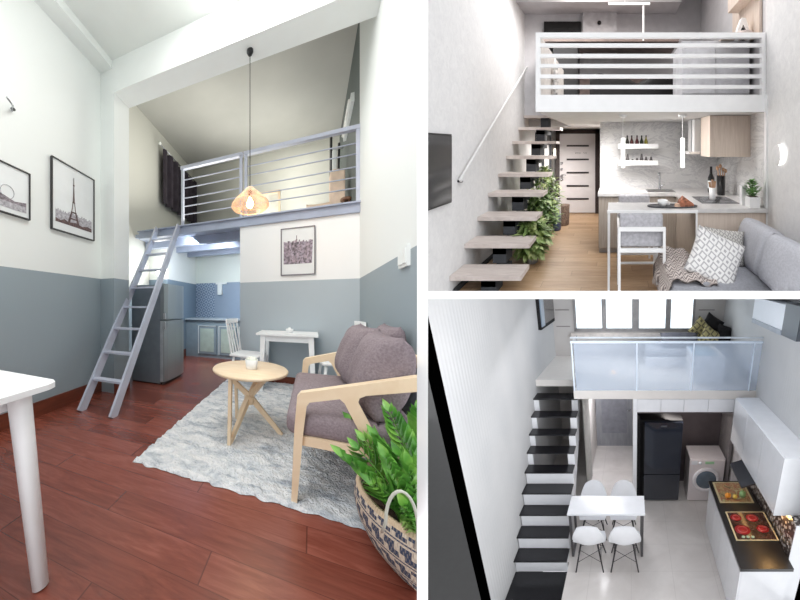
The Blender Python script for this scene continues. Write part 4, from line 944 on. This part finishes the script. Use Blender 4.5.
m_til = t.base(t.mix(t.math('MULTIPLY', t.math('MAXIMUM', sx, sy), .3), t.ramp(n, [(.3, (196, 191, 188)), (.7, (214, 210, 207))]), (160, 156, 154)), .2, 0, .5)
m_void = M('black_section', (1, 1, 1), .9, amt=0, spec=0); m_out = M('charcoal_ground', (112, 112, 112), .9, amt=.01, spec=0)

b = MB().box((-.93, .9, -.1), (2.15, 9.0, 0)); b.box((-1.85, 4.4, -.1), (-.93, 9.0, 0)); struct(LOF, 'floor', b, m_til)
b = MB().box((-1.85, 2.5, -.26), (-.93, 4.36, -.16)); struct(LOF, 'floor_landing', b, M('black_stone', (22, 22, 26), .3, amt=.1, spec=.5))
b = MB().box((-1.85, 3.44, -.26), (-1.75, 9.0, 6.2)); struct(LOF, 'wall_left', b, m_rib)
b = MB().box((-1.868, 3.425, -.26), (-1.75, 3.44, 6.2)); struct(LOF, 'trim_1', b, m_void)
b = MB().box((-40, -2, -1.9), (-1.9, 40, -1.8)); struct(LOF, 'ground', b, m_out)
b = MB().box((2.07, 3.55, 0), (2.17, 9.0, 6.2)); struct(LOF, 'wall_right', b, m_rib)
b = MB().box((2.02, 3.5, -.3), (2.6, 3.55, 6.2)).box((2.0, .9, -.3), (2.4, 3.5, -.1)); struct(LOF, 'trim_2', b, m_void)
b = MB().box((-1.85, 8.88, 0), (2.17, 8.98, 2.69)); b.box((-1.85, 8.88, 2.69), (-1.28, 8.98, 6.2)); b.box((1.42, 8.88, 2.69), (2.17, 8.98, 6.2)); b.box((-1.28, 8.88, 4.6), (1.42, 8.98, 6.2)); struct(LOF, 'wall_back', b, m_gw)
b = MB().box((-.95, 6.05, 2.02), (2.07, 8.88, 2.16)); b.box((-1.75, 6.80, 2.02), (-.95, 8.88, 2.14)); struct(LOF, 'floor_loft', b, M('loft_white_edge', (226, 222, 218), .35, amt=.01))
b = MB().box((-1.85, 3.4, 6.1), (2.17, 9.0, 6.2)); struct(LOF, 'ceiling', b, m_gw)
b = MB().box((-.95, 7.0, 0), (-.85, 8.88, 2.02)); struct(LOF, 'wall_hall_left', b, m_gw)
# window
wn = struct(LOF, 'window_1', MB().box((-1.28, 8.86, 2.69), (1.42, 8.94, 2.76)).box((-1.28, 8.86, 2.69), (-1.225, 8.94, 4.6)).box((1.37, 8.86, 2.69), (1.42, 8.94, 4.6)).box((-.65, 8.86, 2.76), (-.55, 8.94, 4.6)).box((.02, 8.86, 2.76), (.18, 8.94, 4.6)).box((.77, 8.86, 2.76), (.885, 8.94, 4.6)), M('window_frame_grey', (150, 147, 146), .5))
m_day = M('daylit_pane', (236, 248, 254), .2, emit=1.3, ecol=(236, 248, 255), amt=.01)
for x0, x1 in ((-1.225, -.65), (-.55, .02), (.18, .77), (.885, 1.37)): struct(LOF, 'window_glass', MB().box((x0, 8.91, 2.76), (x1, 8.92, 4.6)), m_day, wn)
struct(LOF, 'window_sill', MB().box((-1.35, 8.78, 2.58), (1.5, 8.88, 2.66)), M('sill_white', (222, 214, 208), .5), wn)
for k, zz in enumerate((3.14, 2.79)):
    b = MB().box((-1.68, 8.87, zz), (-1.37, 8.885, zz + .02)); b.box((1.5, 8.87, zz), (1.85, 8.885, zz + .02)); struct(LOF, 'trim_%d' % (k + 3), b, M('groove_dark', (140, 134, 132), .7))

# stairs
T = Thing(LOF, 'staircase', 'white staircase with black treads along the left wall', 'stairs', (-1.35, 4.3, 0))
ys = [4.338, 4.611, 4.881, 5.135, 5.419, 5.677, 5.938, 6.191, 6.47]; zs = [.06, .285, .51, .744, .968, 1.2, 1.42, 1.653, 1.883]
m_bt = M('black_tread', (26, 26, 30), .28, amt=.1, spec=.5)
for i, (y0, z0) in enumerate(zip(ys, zs)):
    yn = ys[i + 1] if i < 8 else 6.80; zp = zs[i - 1] if i else -.16
    T.part('tread', MB().box((-1.748, y0, z0 - .02), (-.955, yn + .02, z0)), m_bt)
    if i < 5: T.part('riser', MB().box((-1.735, y0 + .03, zp), (-.98, y0 + .05, z0 - .02)), m_wg)
    else:
        for x0, x1 in ((-1.748, -1.66), (-1.07, -.985)): T.part('riser_post', MB().box((x0, y0 + .03, zp), (x1, y0 + .08, z0 - .02)), m_wg)
pts = [(4.36, -.16)]
for i, (y0, z0) in enumerate(zip(ys, zs)): pts += [(y0 + .03, zs[i - 1] if i else -.16), (y0 + .03, z0 - .02)]
pts += [(6.80, 1.863), (6.80, 1.6), (5.0, .0), (4.9, -.16)]
T.part('stringer', MB().prism(pts, 'x', -.985, -.955), m_wg)

# glass balustrade
def glassmat(name, c, alpha):
    t = NT(name); t.base(c, .05, 0, .5); t.p.inputs['Alpha'].default_value = alpha; return t.m
m_glass = glassmat('blue_tinted_glass', (206, 220, 238), .36); m_edge = M('pale_glass_edge', (226, 238, 252), .2, amt=.01)
T = Thing(LOF, 'glass_balustrade', 'blue-tinted glass balustrade along the white loft edge', 'balustrade', (.5, 6.06, 2.16))
for x0, x1 in ((-.90, .085), (.105, .978), (.998, 1.93)): T.part('glass_panel', MB().box((x0, 6.055, 2.165), (x1, 6.07, 2.93)), m_glass)
for x0 in (-.945, .083, .978, 1.93): T.part('post', MB().box((x0, 6.05, 2.16), (x0 + .022, 6.075, 2.93)), m_edge)
T.part('top_rail', MB().box((-.95, 6.04, 2.93), (2.065, 6.09, 2.96)), m_edge); T.part('top_rail', MB().box((-.95, 6.06, 3.0), (2.065, 6.10, 3.02)), M('rail_grey', (206, 214, 222), .3))
T.part('glass_panel', MB().box((-.95, 6.09, 2.165), (-.937, 6.78, 2.93)), m_glass); T.part('glass_panel', MB().box((1.952, 6.055, 2.165), (2.065, 6.07, 2.93)), m_glass)

# loft bench with pillows and low white unit
T = Thing(LOF, 'daybed', 'low daybed under the loft window', 'bed', (1.2, 8.3, 2.16))
T.part('frame', MB().box((.3, 7.75, 2.16), (2.05, 8.75, 2.36)), m_wg); T.part('mattress', MB().soft((.31, 7.76, 2.36), (2.05, 8.75, 2.5), .04), M('mattress_grey', (170, 172, 178), .8))
def pl(label, c, w, h, th, m3, mat, group='pillows on the daybed'):
    Tt = Thing(LOF, 'throw_pillow', label, 'pillow', c, group=group, absolute=False); Tt.part('cover', MB().pillow(w, h, th, (0, 0, 0), 12, 3, .03, m3), mat)
RX = lambda a: Matrix.Rotation(R(a), 3, 'X'); RY = lambda a: Matrix.Rotation(R(a), 3, 'Y'); RZ = lambda a: Matrix.Rotation(R(a), 3, 'Z')
m_gold = knit('gold_pattern', (176, 166, 120), (110, 104, 84), 'diamond', 9); m_dp = M('charcoal_cushion', (104, 104, 112), .8, amt=.08); m_bk = M('black_fur', (28, 26, 28), .9, amt=.3, scale=30)
pl('grey cushion lying furthest left on the loft daybed', (1.0, 8.05, 2.64), .8, .34, .24, RX(-40), m_dp)
pl('gold patterned pillow standing behind, on the loft daybed', (1.48, 8.35, 2.80), .42, .42, .14, RY(40) @ RX(-15), m_gold)
pl('gold patterned pillow with dark motif, at the front', (1.62, 8.02, 2.68), .42, .42, .14, RY(28) @ RX(-20), m_gold)
pl('black fluffy pillow behind the gold ones', (1.72, 8.45, 2.86), .42, .44, .16, RY(32) @ RX(-12), m_bk)
pl('black pillow against the right wall', (1.93, 8.1, 2.72), .36, .42, .16, RY(16) @ RX(-14), m_bk)
T = Thing(LOF, 'low_white_unit', 'white box unit behind the right end of the glass', 'cabinet', (1.4, 7.1, 2.16))
T.part('body', MB().box((1.08, 6.5, 2.16), (1.62, 7.5, 2.62)), m_wg, bev=.01); T.part('glass_top', MB().box((1.1, 6.6, 2.62), (1.5, 7.4, 2.635)), M('blue_top', (150, 180, 204), .15))
T.part('side_door', MB().box((1.62, 6.52, 2.18), (1.635, 7.48, 2.60)), M('unit_grey', (160, 162, 166), .4))

# picture on left wall, air conditioner on right wall
T = Thing(LOF, 'wall_screen', 'dark framed screen high on the left wall', 'screen', (-1.72, 8.1, 2.93))
T.part('casing', MB().box((-1.75, 7.42, 2.93), (-1.69, 8.8, 4.0)), m_bk); T.part('glass', MB().box((-1.69, 7.5, 3.0), (-1.68, 8.74, 3.96)), M('screen_glass', (70, 66, 66), .15, spec=.7)); T.part('edge_strip', MB().box((-1.70, 7.44, 2.98), (-1.672, 7.72, 3.98)), M('edge_blue', (128, 142, 160), .3))
T = Thing(LOF, 'air_conditioner', 'white and dark grey air conditioner on the right wall', 'air conditioner', (1.95, 5.1, 3.25))
T.part('body', MB().box((1.83, 4.72, 3.26), (2.07, 6.0, 3.60)), M('ac_white', (222, 228, 236), .4, amt=.005), bev=.03); T.part('end_cap', MB().box((1.82, 4.28, 3.26), (2.07, 4.74, 3.62)), M('ac_charcoal', (84, 90, 98), .4, amt=.01), bev=.05)
T.part('louvre', MB().box((1.815, 4.76, 3.255), (1.87, 5.96, 3.31)), M('louvre_grey', (150, 158, 170), .4))

# under the loft: columns, cabinet row, alcove
b = MB().box((.035, 6.05, 0), (.105, 6.75, 2.02)); struct(LOF, 'wall_alcove_left', b, m_wg)
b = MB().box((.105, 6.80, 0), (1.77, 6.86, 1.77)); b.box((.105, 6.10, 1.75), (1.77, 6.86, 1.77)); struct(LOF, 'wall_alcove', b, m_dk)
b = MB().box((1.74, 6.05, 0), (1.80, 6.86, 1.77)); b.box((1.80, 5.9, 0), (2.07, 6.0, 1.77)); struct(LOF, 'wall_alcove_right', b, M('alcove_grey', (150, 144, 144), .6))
T = Thing(LOF, 'overhead_cabinet', 'row of four white cupboards under the loft edge', 'cabinet', (.9, 6.3, 1.77))
T.part('body', MB().box((.105, 6.09, 1.775), (1.8, 6.8, 2.018)), m_wg)
for x0, x1 in ((.108, .50), (.506, .888), (.894, 1.300), (1.306, 1.735)): T.part('door', MB().box((x0, 6.062, 1.785), (x1, 6.085, 2.01)), m_wg, bev=.003)
T = Thing(LOF, 'refrigerator', 'black two-door refrigerator in the alcove', 'refrigerator', (.5, 6.4, 0))
m_fb = M('black_gloss', (38, 43, 54), .12, spec=.7, amt=.01); m_fb2 = M('black_side', (16, 15, 17), .5)
T.part('body', MB().box((.15, 6.10, .02), (.90, 6.75, 1.62)), m_fb2, bev=.01)
for z0, z1 in ((.03, .575), (.59, 1.60)):
    dd = T.part('door', MB().box((.24, 6.04, z0), (.895, 6.10, z1)), m_fb, bev=.012); T.part('handle', MB().box((.215, 6.03, z0 + .05), (.24, 6.06, z1 - .05)), m_fb2, dd)
T.part('emblem', MB().box((.52, 6.034, 1.52), (.62, 6.0405, 1.545)), M('emblem_grey', (120, 124, 130), .3, .6))
T.part('side_filler', MB().box((.108, 6.12, 0), (.148, 6.7, 1.7)), m_bk)
T = Thing(LOF, 'washing_machine', 'white front-loading washing machine in the alcove', 'washing machine', (1.36, 6.4, 0))
T.part('body', MB().box((1.065, 6.05, .015), (1.70, 6.62, .895)), M('appliance_white', (224, 216, 216), .35, amt=.01), bev=.015)
RXm = Matrix.Rotation(PI / 2, 3, 'X')
dd = T.part('door', MB().lathe([(.18, 0), (.25, 0), (.255, .015), (.235, .035), (.20, .035), (.18, .015)], (0, 0, 0), 40, False).move(RXm, (1.385, 6.05, .47)), M('door_ring_white', (232, 228, 230), .3))
T.part('glass', MB().lathe([(.20, 0.005), (.18, .02), (.11, .04), (0, .05)], (0, 0, 0), 36).move(RXm, (1.385, 6.045, .47)), M('drum_glass', (96, 108, 120), .1, spec=.7), dd)
T.part('control_panel', MB().box((1.08, 6.035, .77), (1.685, 6.05, .875)), M('appliance_white', 0)); T.part('display', MB().box((1.34, 6.03, .80), (1.50, 6.036, .85)), M('green_display', (160, 206, 160), .4)); T.part('knob', MB().lathe([(.03, 0), (.03, .02), (0, .022)], (0, 0, 0), 16).move(RXm, (1.25, 6.035, .82)), m_wg)
T.part('detergent_drawer', MB().box((1.09, 6.03, .79), (1.2, 6.036, .86)), m_wg)
# back door
T = Thing(LOF, 'door_1', 'x', 'x', (-.3, 8.55, 0)); T.o['kind'] = 'structure'; del T.o['label']; del T.o['category']
m_bd = M('grey_blue_door', (150, 152, 158), .4, amt=.06, scale=3, st=(6, 1, 1))
lf = T.part('door_leaf', MB().box((-.84, 8.52, 0), (.03, 8.56, 2.0)), m_bd); T.part('panel', MB().box((-.70, 8.505, .35), (-.1, 8.52, 1.85)), M('door_panel', (136, 138, 146), .4, amt=.06), lf, bev=.01)
T.part('handle', MB().tube([(-.02, 8.52, .95), (-.02, 8.46, .95), (-.1, 8.46, .95)], .012), mt, lf)
b = MB().box((-.84, 8.56, 0), (.105, 8.6, 2.02)); b.box((.06, 6.75, 0), (.105, 8.6, 2.02)); struct(LOF, 'wall_hall_back', b, m_gw)
T = Thing(LOF, 'sheer_curtain', 'grey sheer curtain hanging beside the stairs', 'curtain', (-.83, 6.8, 0))
b = MB().grid(lambda u, v: Vector((-.83 + .02 * math.sin(u * 40), 6.25 + .72 * u, .02 + 1.98 * v)), 60, 2); b2 = MB().grid(lambda u, v: Vector((-.84 + .02 * math.sin(u * 40), 6.25 + .72 * u, .02 + 1.98 * v)), 60, 2); b.add(b2.v, [tuple(reversed(f)) for f in b2.f], True)
T.part('cloth', b, M('sheer_grey', (166, 164, 160), .6)); T.part('curtain_rod', MB().tube([(-.835, 6.2, 2.005), (-.835, 6.99, 2.005)], .01), mt)
T = Thing(LOF, 'towel_stool', 'small dark stool with a folded white cloth by the stairs', 'stool', (-.62, 5.55, 0))
T.part('seat', MB().box((-.82, 5.4, .38), (-.55, 5.62, .41)), M('stool_grey', (120, 118, 118), .6)); T.part('folded_cloth', MB().soft((-.78, 5.45, .41), (-.62, 5.56, .45), .015), m_wg)
for q in ((-.80, 5.42), (-.57, 5.42), (-.80, 5.6), (-.57, 5.6)): T.part('leg', MB().tube([(q[0], q[1], .38), (q[0], q[1], 0)], .012), m_fb2)

# table and four shell chairs
T = Thing(LOF, 'dining_table', 'white dining table on dark end frames', 'table', (-.36, 4.74, 0))
T.part('tabletop', MB().box((-.922, 4.49, .775), (.202, 4.98, .80)), m_wg, bev=.003)
for x0 in (-.905, .15):
    for y0 in (4.51, 4.92): T.part('leg', MB().box((x0, y0, 0), (x0 + .035, y0 + .04, .775)), M('table_leg_dark', (70, 68, 70), .4))
    T.part('end_rail', MB().box((x0, 4.55, .0), (x0 + .035, 4.92, .03)), M('table_leg_dark', 0))
m_shell = M('white_shell', (236, 238, 242), .35, amt=.01)
def shell_chair(label, base, rz):
    T = Thing(LOF, 'shell_chair', label, 'chair', base, rz, 'white shell chairs', absolute=False)
    # seat faces +y; backrest on -y side, higher
    def fn(u, v):
        a = (u - .5) * 2; s = v  # s: 0 front of the seat -> 1 top of the back
        if s < .5:
            f = s / .5; y = .21 - .36 * f; z = .445 - .025 * math.sin(PI * f) + .0; w = .20 + .035 * math.sin(PI * f * .8); z += .05 * a * a * f
            if f < .15: z -= (.15 - f) * .18
        else:
            f = (s - .5) / .5; y = -.15 - .085 * math.sin(f * PI / 2) - .03 * f; z = .445 + .42 * f ** 1.2; w = .235 * (1 - .40 * f ** 2.2); y += .075 * a * a * (1 - .5 * f); z += .05 * a * a * (1 - f) 
            z -= .05 * a * a * f
        return Vector((a * w, y, z))
    b = MB().grid(fn, 16, 22)
    def fb(u, v): p = fn(u, v); return p + Vector((0, -.010 if v > .5 else 0, -.010))
    b2 = MB().grid(fb, 16, 22); b.add(b2.v, [tuple(reversed(f)) for f in b2.f], True)
    T.part('shell', b, m_shell)
    mk = M('chair_leg_dark', (44, 40, 42), .5)
    tops = [(-.12, .12), (.12, .12), (-.12, -.10), (.12, -.10)]; ft = [(-.21, .20), (.21, .20), (-.20, -.22), (.20, -.22)]
    for (a, c), (d, e) in zip(tops, ft): T.part('leg', MB().tube([(a, c, .42), (d, e, 0)], [.013, .010], 8), mk)
    def at(i, h): f = 1 - h / .42; return Vector((tops[i][0] + (ft[i][0] - tops[i][0]) * f, tops[i][1] + (ft[i][1] - tops[i][1]) * f, h))
    for i, j in ((0, 1), (2, 3), (0, 2), (1, 3)):
        T.part('cross_brace', MB().tube([at(i, .33), at(j, .15)], .004, 6), mk); T.part('cross_brace', MB().tube([at(j, .33), at(i, .15)], .004, 6), mk)
shell_chair('white shell chair at the near side of the table, beside the stairs', (-.60, 4.40, 0), 0)
shell_chair('white shell chair at the near side of the table, away from the stairs', (-.09, 4.40, 0), 0)
shell_chair('white shell chair at the far side of the table, beside the stairs', (-.61, 5.10, 0), PI)
shell_chair('white shell chair at the far side of the table, toward the refrigerator', (-.12, 5.10, 0), PI)

# kitchen run on the right
T = Thing(LOF, 'base_cabinet', 'white gloss kitchen base cabinet run', 'cabinet', (1.55, 4.2, 0))
T.part('body', MB().box((1.285, 3.32, .0), (1.84, 5.23, .86)), m_wg)
for k in range(4): T.part('door', MB().box((1.262, 3.325 + k * .477, .04), (1.285, 3.325 + k * .477 + .471, .85)), m_wg, bev=.003)
single(LOF, 'worktop', MB().box((1.25, 3.29, .86), (1.86, 5.265, .90)), M('black_worktop', (22, 22, 24), .3, spec=.5), 'black worktop of the white kitchen run', 'worktop', (1.6, 4.3, .86), bev=.003)
T = Thing(LOF, 'sink', 'inset sink with a painted reflection of jars and greenery, far end of the black worktop', 'sink', (1.55, 4.93, .9))
T.part('rim', MB().box((1.30, 4.63, .9), (1.80, 5.22, .906)), M('sink_rim', (204, 196, 160), .3, .4))
t = NT('painted_sink_reflection'); n = t.noise(t.map(), 9, 3, .6, 1.0); T.part('basin', MB().box((1.33, 4.66, .906), (1.77, 5.19, .908)), t.base(t.ramp(n, [(.32, (86, 70, 46)), (.45, (168, 152, 112)), (.55, (140, 70, 52)), (.62, (150, 160, 120)), (.75, (206, 190, 150))]), .3))  # reflected colours are painted into the basin as mottling
def blob(name, label, cat, c, prof, mat, capm=None):
    Tt = Thing(LOF, name, label, cat, c, group='jars and fruit by the sink', absolute=False); Tt.part('body', MB().lathe(prof, (0, 0, 0), 16), mat); Tt.part('stem', MB().tube([(0, 0, prof[-1][1] - .004), (.004, 0, prof[-1][1] + .014)], .004, 5), m_stem)
blob('orange', 'orange fruit in the inset sink', 'fruit', (1.44, 4.76, .908), [(.01, 0), (.04, .015), (.048, .04), (.04, .07), (.0, .085)], M('orange_skin', (214, 140, 54), .4))
blob('lemon', 'yellow fruit beside the orange one in the sink', 'fruit', (1.54, 4.74, .908), [(.01, 0), (.032, .015), (.038, .035), (.03, .06), (.0, .07)], M('lemon_skin', (214, 188, 96), .4))
blob('lime', 'pale green fruit in the sink', 'fruit', (1.66, 4.78, .908), [(.01, 0), (.045, .02), (.052, .05), (.045, .09), (.0, .11)], M('lime_skin', (132, 170, 120), .4))
T = Thing(LOF, 'cooktop', 'glass cooktop with glowing red burners', 'cooktop', (1.58, 4.1, .9))
T.part('glass', MB().box((1.34, 3.80, .9), (1.85, 4.39, .907)), M('cooktop_glass', (60, 40, 34), .1, spec=.7, amt=.5, scale=10)); T.part('rim', MB().box((1.325, 3.785, .899), (1.345, 4.405, .908)).box((1.845, 3.785, .899), (1.865, 4.405, .908)).box((1.345, 3.785, .899), (1.845, 3.80, .908)).box((1.345, 4.39, .899), (1.845, 4.405, .908)), M('cream_rim', (214, 200, 160), .4))
for x, y, r in ((1.46, 4.0, .10), (1.44, 4.27, .075), (1.66, 4.26, .085), (1.73, 4.02, .08)):
    T.part('burner', MB().lathe([(.0, 0), (r, 0), (r, .002), (0, .002)], (x, y, .9075), 32), M('red_burner', (148, 36, 38), .3, emit=.05, ecol=(200, 30, 30))); T.part('burner_ring', MB().tube([(x + r * .62 * math.cos(a * PI / 12), y + r * .62 * math.sin(a * PI / 12), .911) for a in range(25)], .004, 5, False), M('ring_pink', (206, 110, 104), .4))
for k in range(3): T.part('knob', MB().lathe([(.022, 0), (.022, .012), (0, .012)], (1.43 + k * .06, 3.845, .908), 16), M('pale_green_knob', (170, 190, 160), .4))
t = NT('patterned_splashback'); v = t.n.new('ShaderNodeTexVoronoi'); v.inputs['Scale'].default_value = 20; t.link(t.map(), v.inputs['Vector'])
m_spl = t.base(t.ramp(v.outputs['Distance'], [(.25, (206, 200, 196)), (.42, (196, 190, 186)), (.45, (60, 52, 50)), (.7, (80, 70, 66))]), .3)
b = MB().box((1.89, 3.5, .0), (2.07, 5.44, 1.349)); struct(LOF, 'wall_splashback', b, m_spl)
struct(LOF, 'trim_5', MB().box((1.88, 3.485, .0), (2.069, 3.5, 1.349)), m_wg)
T = Thing(LOF, 'wall_cabinet', 'long white gloss wall cabinet above the black worktop', 'cabinet', (1.88, 4.8, 1.35))
T.part('body', MB().box((1.715, 3.72, 1.35), (2.068, 5.88, 2.1)), m_wg)
for k in range(3): T.part('door', MB().box((1.692, 3.715 + k * .72, 1.355), (1.715, 3.715 + k * .72 + .713, 2.095)), m_wg, bev=.003)
T.part('end_panel', MB().box((1.69, 3.70, 1.345), (2.068, 3.72, 2.105)), m_wg, bev=.003)
T.part('under_light', MB().box((1.8, 3.8, 1.338), (1.84, 5.4, 1.35)), M('warm_strip', (255, 210, 150), .4, emit=3, ecol=(255, 200, 130)))
T = Thing(LOF, 'tall_cabinet', 'tall white panel cabinet between alcove and kitchen run', 'cabinet', (1.75, 5.6, 0))
T.part('body', MB().box((1.80, 5.45, .0), (2.068, 5.89, 1.345)), m_gw); T.part('door', MB().box((1.78, 5.46, .02), (1.80, 5.88, 1.34)), M('tall_door', (206, 204, 206), .3), bev=.003)
T = Thing(LOF, 'range_hood', 'dark slanted range hood under the white wall cabinet', 'hood', (1.6, 4.3, 1.3))
T.part('canopy', MB().add([(1.52, 4.45, 1.26), (1.70, 4.45, 1.32), (1.70, 5.15, 1.32), (1.52, 5.15, 1.26), (1.52, 4.45, 1.285), (1.70, 4.45, 1.345), (1.70, 5.15, 1.345), (1.52, 5.15, 1.285)], [(0, 3, 2, 1), (4, 5, 6, 7), (0, 1, 5, 4), (1, 2, 6, 5), (2, 3, 7, 6), (3, 0, 4, 7)]), M('hood_dark', (48, 50, 56), .3)); T.part('filter', MB().box((1.56, 4.5, 1.255), (1.66, 5.1, 1.275)), mt)
point(LOF, (1.82, 3.9, 1.25), 1.5, (255, 200, 130), .04)

area(LOF, (.1, 4.9, 3.3), (.1, 4.9, 0), 2.4, 20, (252, 252, 255))
area(LOF, (0, 1.3, 3.1), (.1, 6, 1.3), 1.2, 43, (252, 252, 255))
area(LOF, (.3, 7.6, 3.1), (.3, 7.8, 2), 1.2, 10, (244, 249, 255))
area(LOF, (.9, 6.3, 1.72), (.9, 6.3, 0), .5, 7.0, (255, 246, 240))
area(LOF, (-.4, 7.4, 1.98), (-.4, 7.4, 0), .7, 32, (250, 250, 255))
# ================================================================ PARTY WALLS, SKY, CAMERA
m_party = M('white_plaster', (252, 252, 252), .8, amt=.004, scale=2, spec=.1)
def wedge(name, pts):
    """solid party wall or floor between two rooms, in world metres"""
    b = MB(); b.add(pts, [(0, 1, 2, 3), (7, 6, 5, 4), (0, 4, 5, 1), (1, 5, 6, 2), (2, 6, 7, 3), (3, 7, 4, 0)])
    me = bpy.data.meshes.new(name); me.from_pydata([tuple(v) for v in b.v], [], b.f); me.materials.append(m_party)
    bm = bmesh.new(); bm.from_mesh(me); bmesh.ops.recalc_face_normals(bm, faces=bm.faces[:]); bm.to_mesh(me); bm.free()
    o = bpy.data.objects.new(name, me); COL.objects.link(o); o['kind'] = 'structure'
d0, d1 = 1.9, 14.0
xl = lambda d: 17 * d / 330
xr = lambda d: 28 * d / 330
def quad(d, z0, z1): return [(xl(d), d, z0), (xr(d), d, z0), (xr(d), d, z1), (xl(d), d, z1)]
wedge('wall_party', quad(d0, -1.2, 3.6) + quad(d1, -14, 15))
zt = lambda d: 1.1 + 15 * d / 330
zb = lambda d: 1.1 + 7 * d / 330
def q2(d): return [(xr(d), d, zb(d)), (1.6 * d, d, zb(d)), (1.6 * d, d, zt(d)), (xr(d), d, zt(d))]
wedge('floor_party', q2(d0) + q2(d1))

w = bpy.data.worlds.new('sky'); scene.world = w; w.use_nodes = True
bg = w.node_tree.nodes['Background']; bg.inputs[0].default_value = lin((250, 252, 255)); bg.inputs[1].default_value = 1.22
cam = bpy.data.cameras.new('camera'); co = bpy.data.objects.new('camera', cam); COL.objects.link(co)
cam.sensor_width = 36; cam.lens = 36 * 330 / 800; cam.shift_y = 6 / 800; cam.clip_start = .02
co.location = CAM; co.rotation_euler = (PI / 2, 0, 0); scene.camera = co
scene.view_settings.view_transform = 'Standard'; scene.view_settings.look = 'None'
scene.view_settings.gamma = 1; scene.view_settings.use_curve_mapping = False
scene.view_settings.exposure = 0.0
scene.cycles.max_bounces = 10; scene.cycles.diffuse_bounces = 6
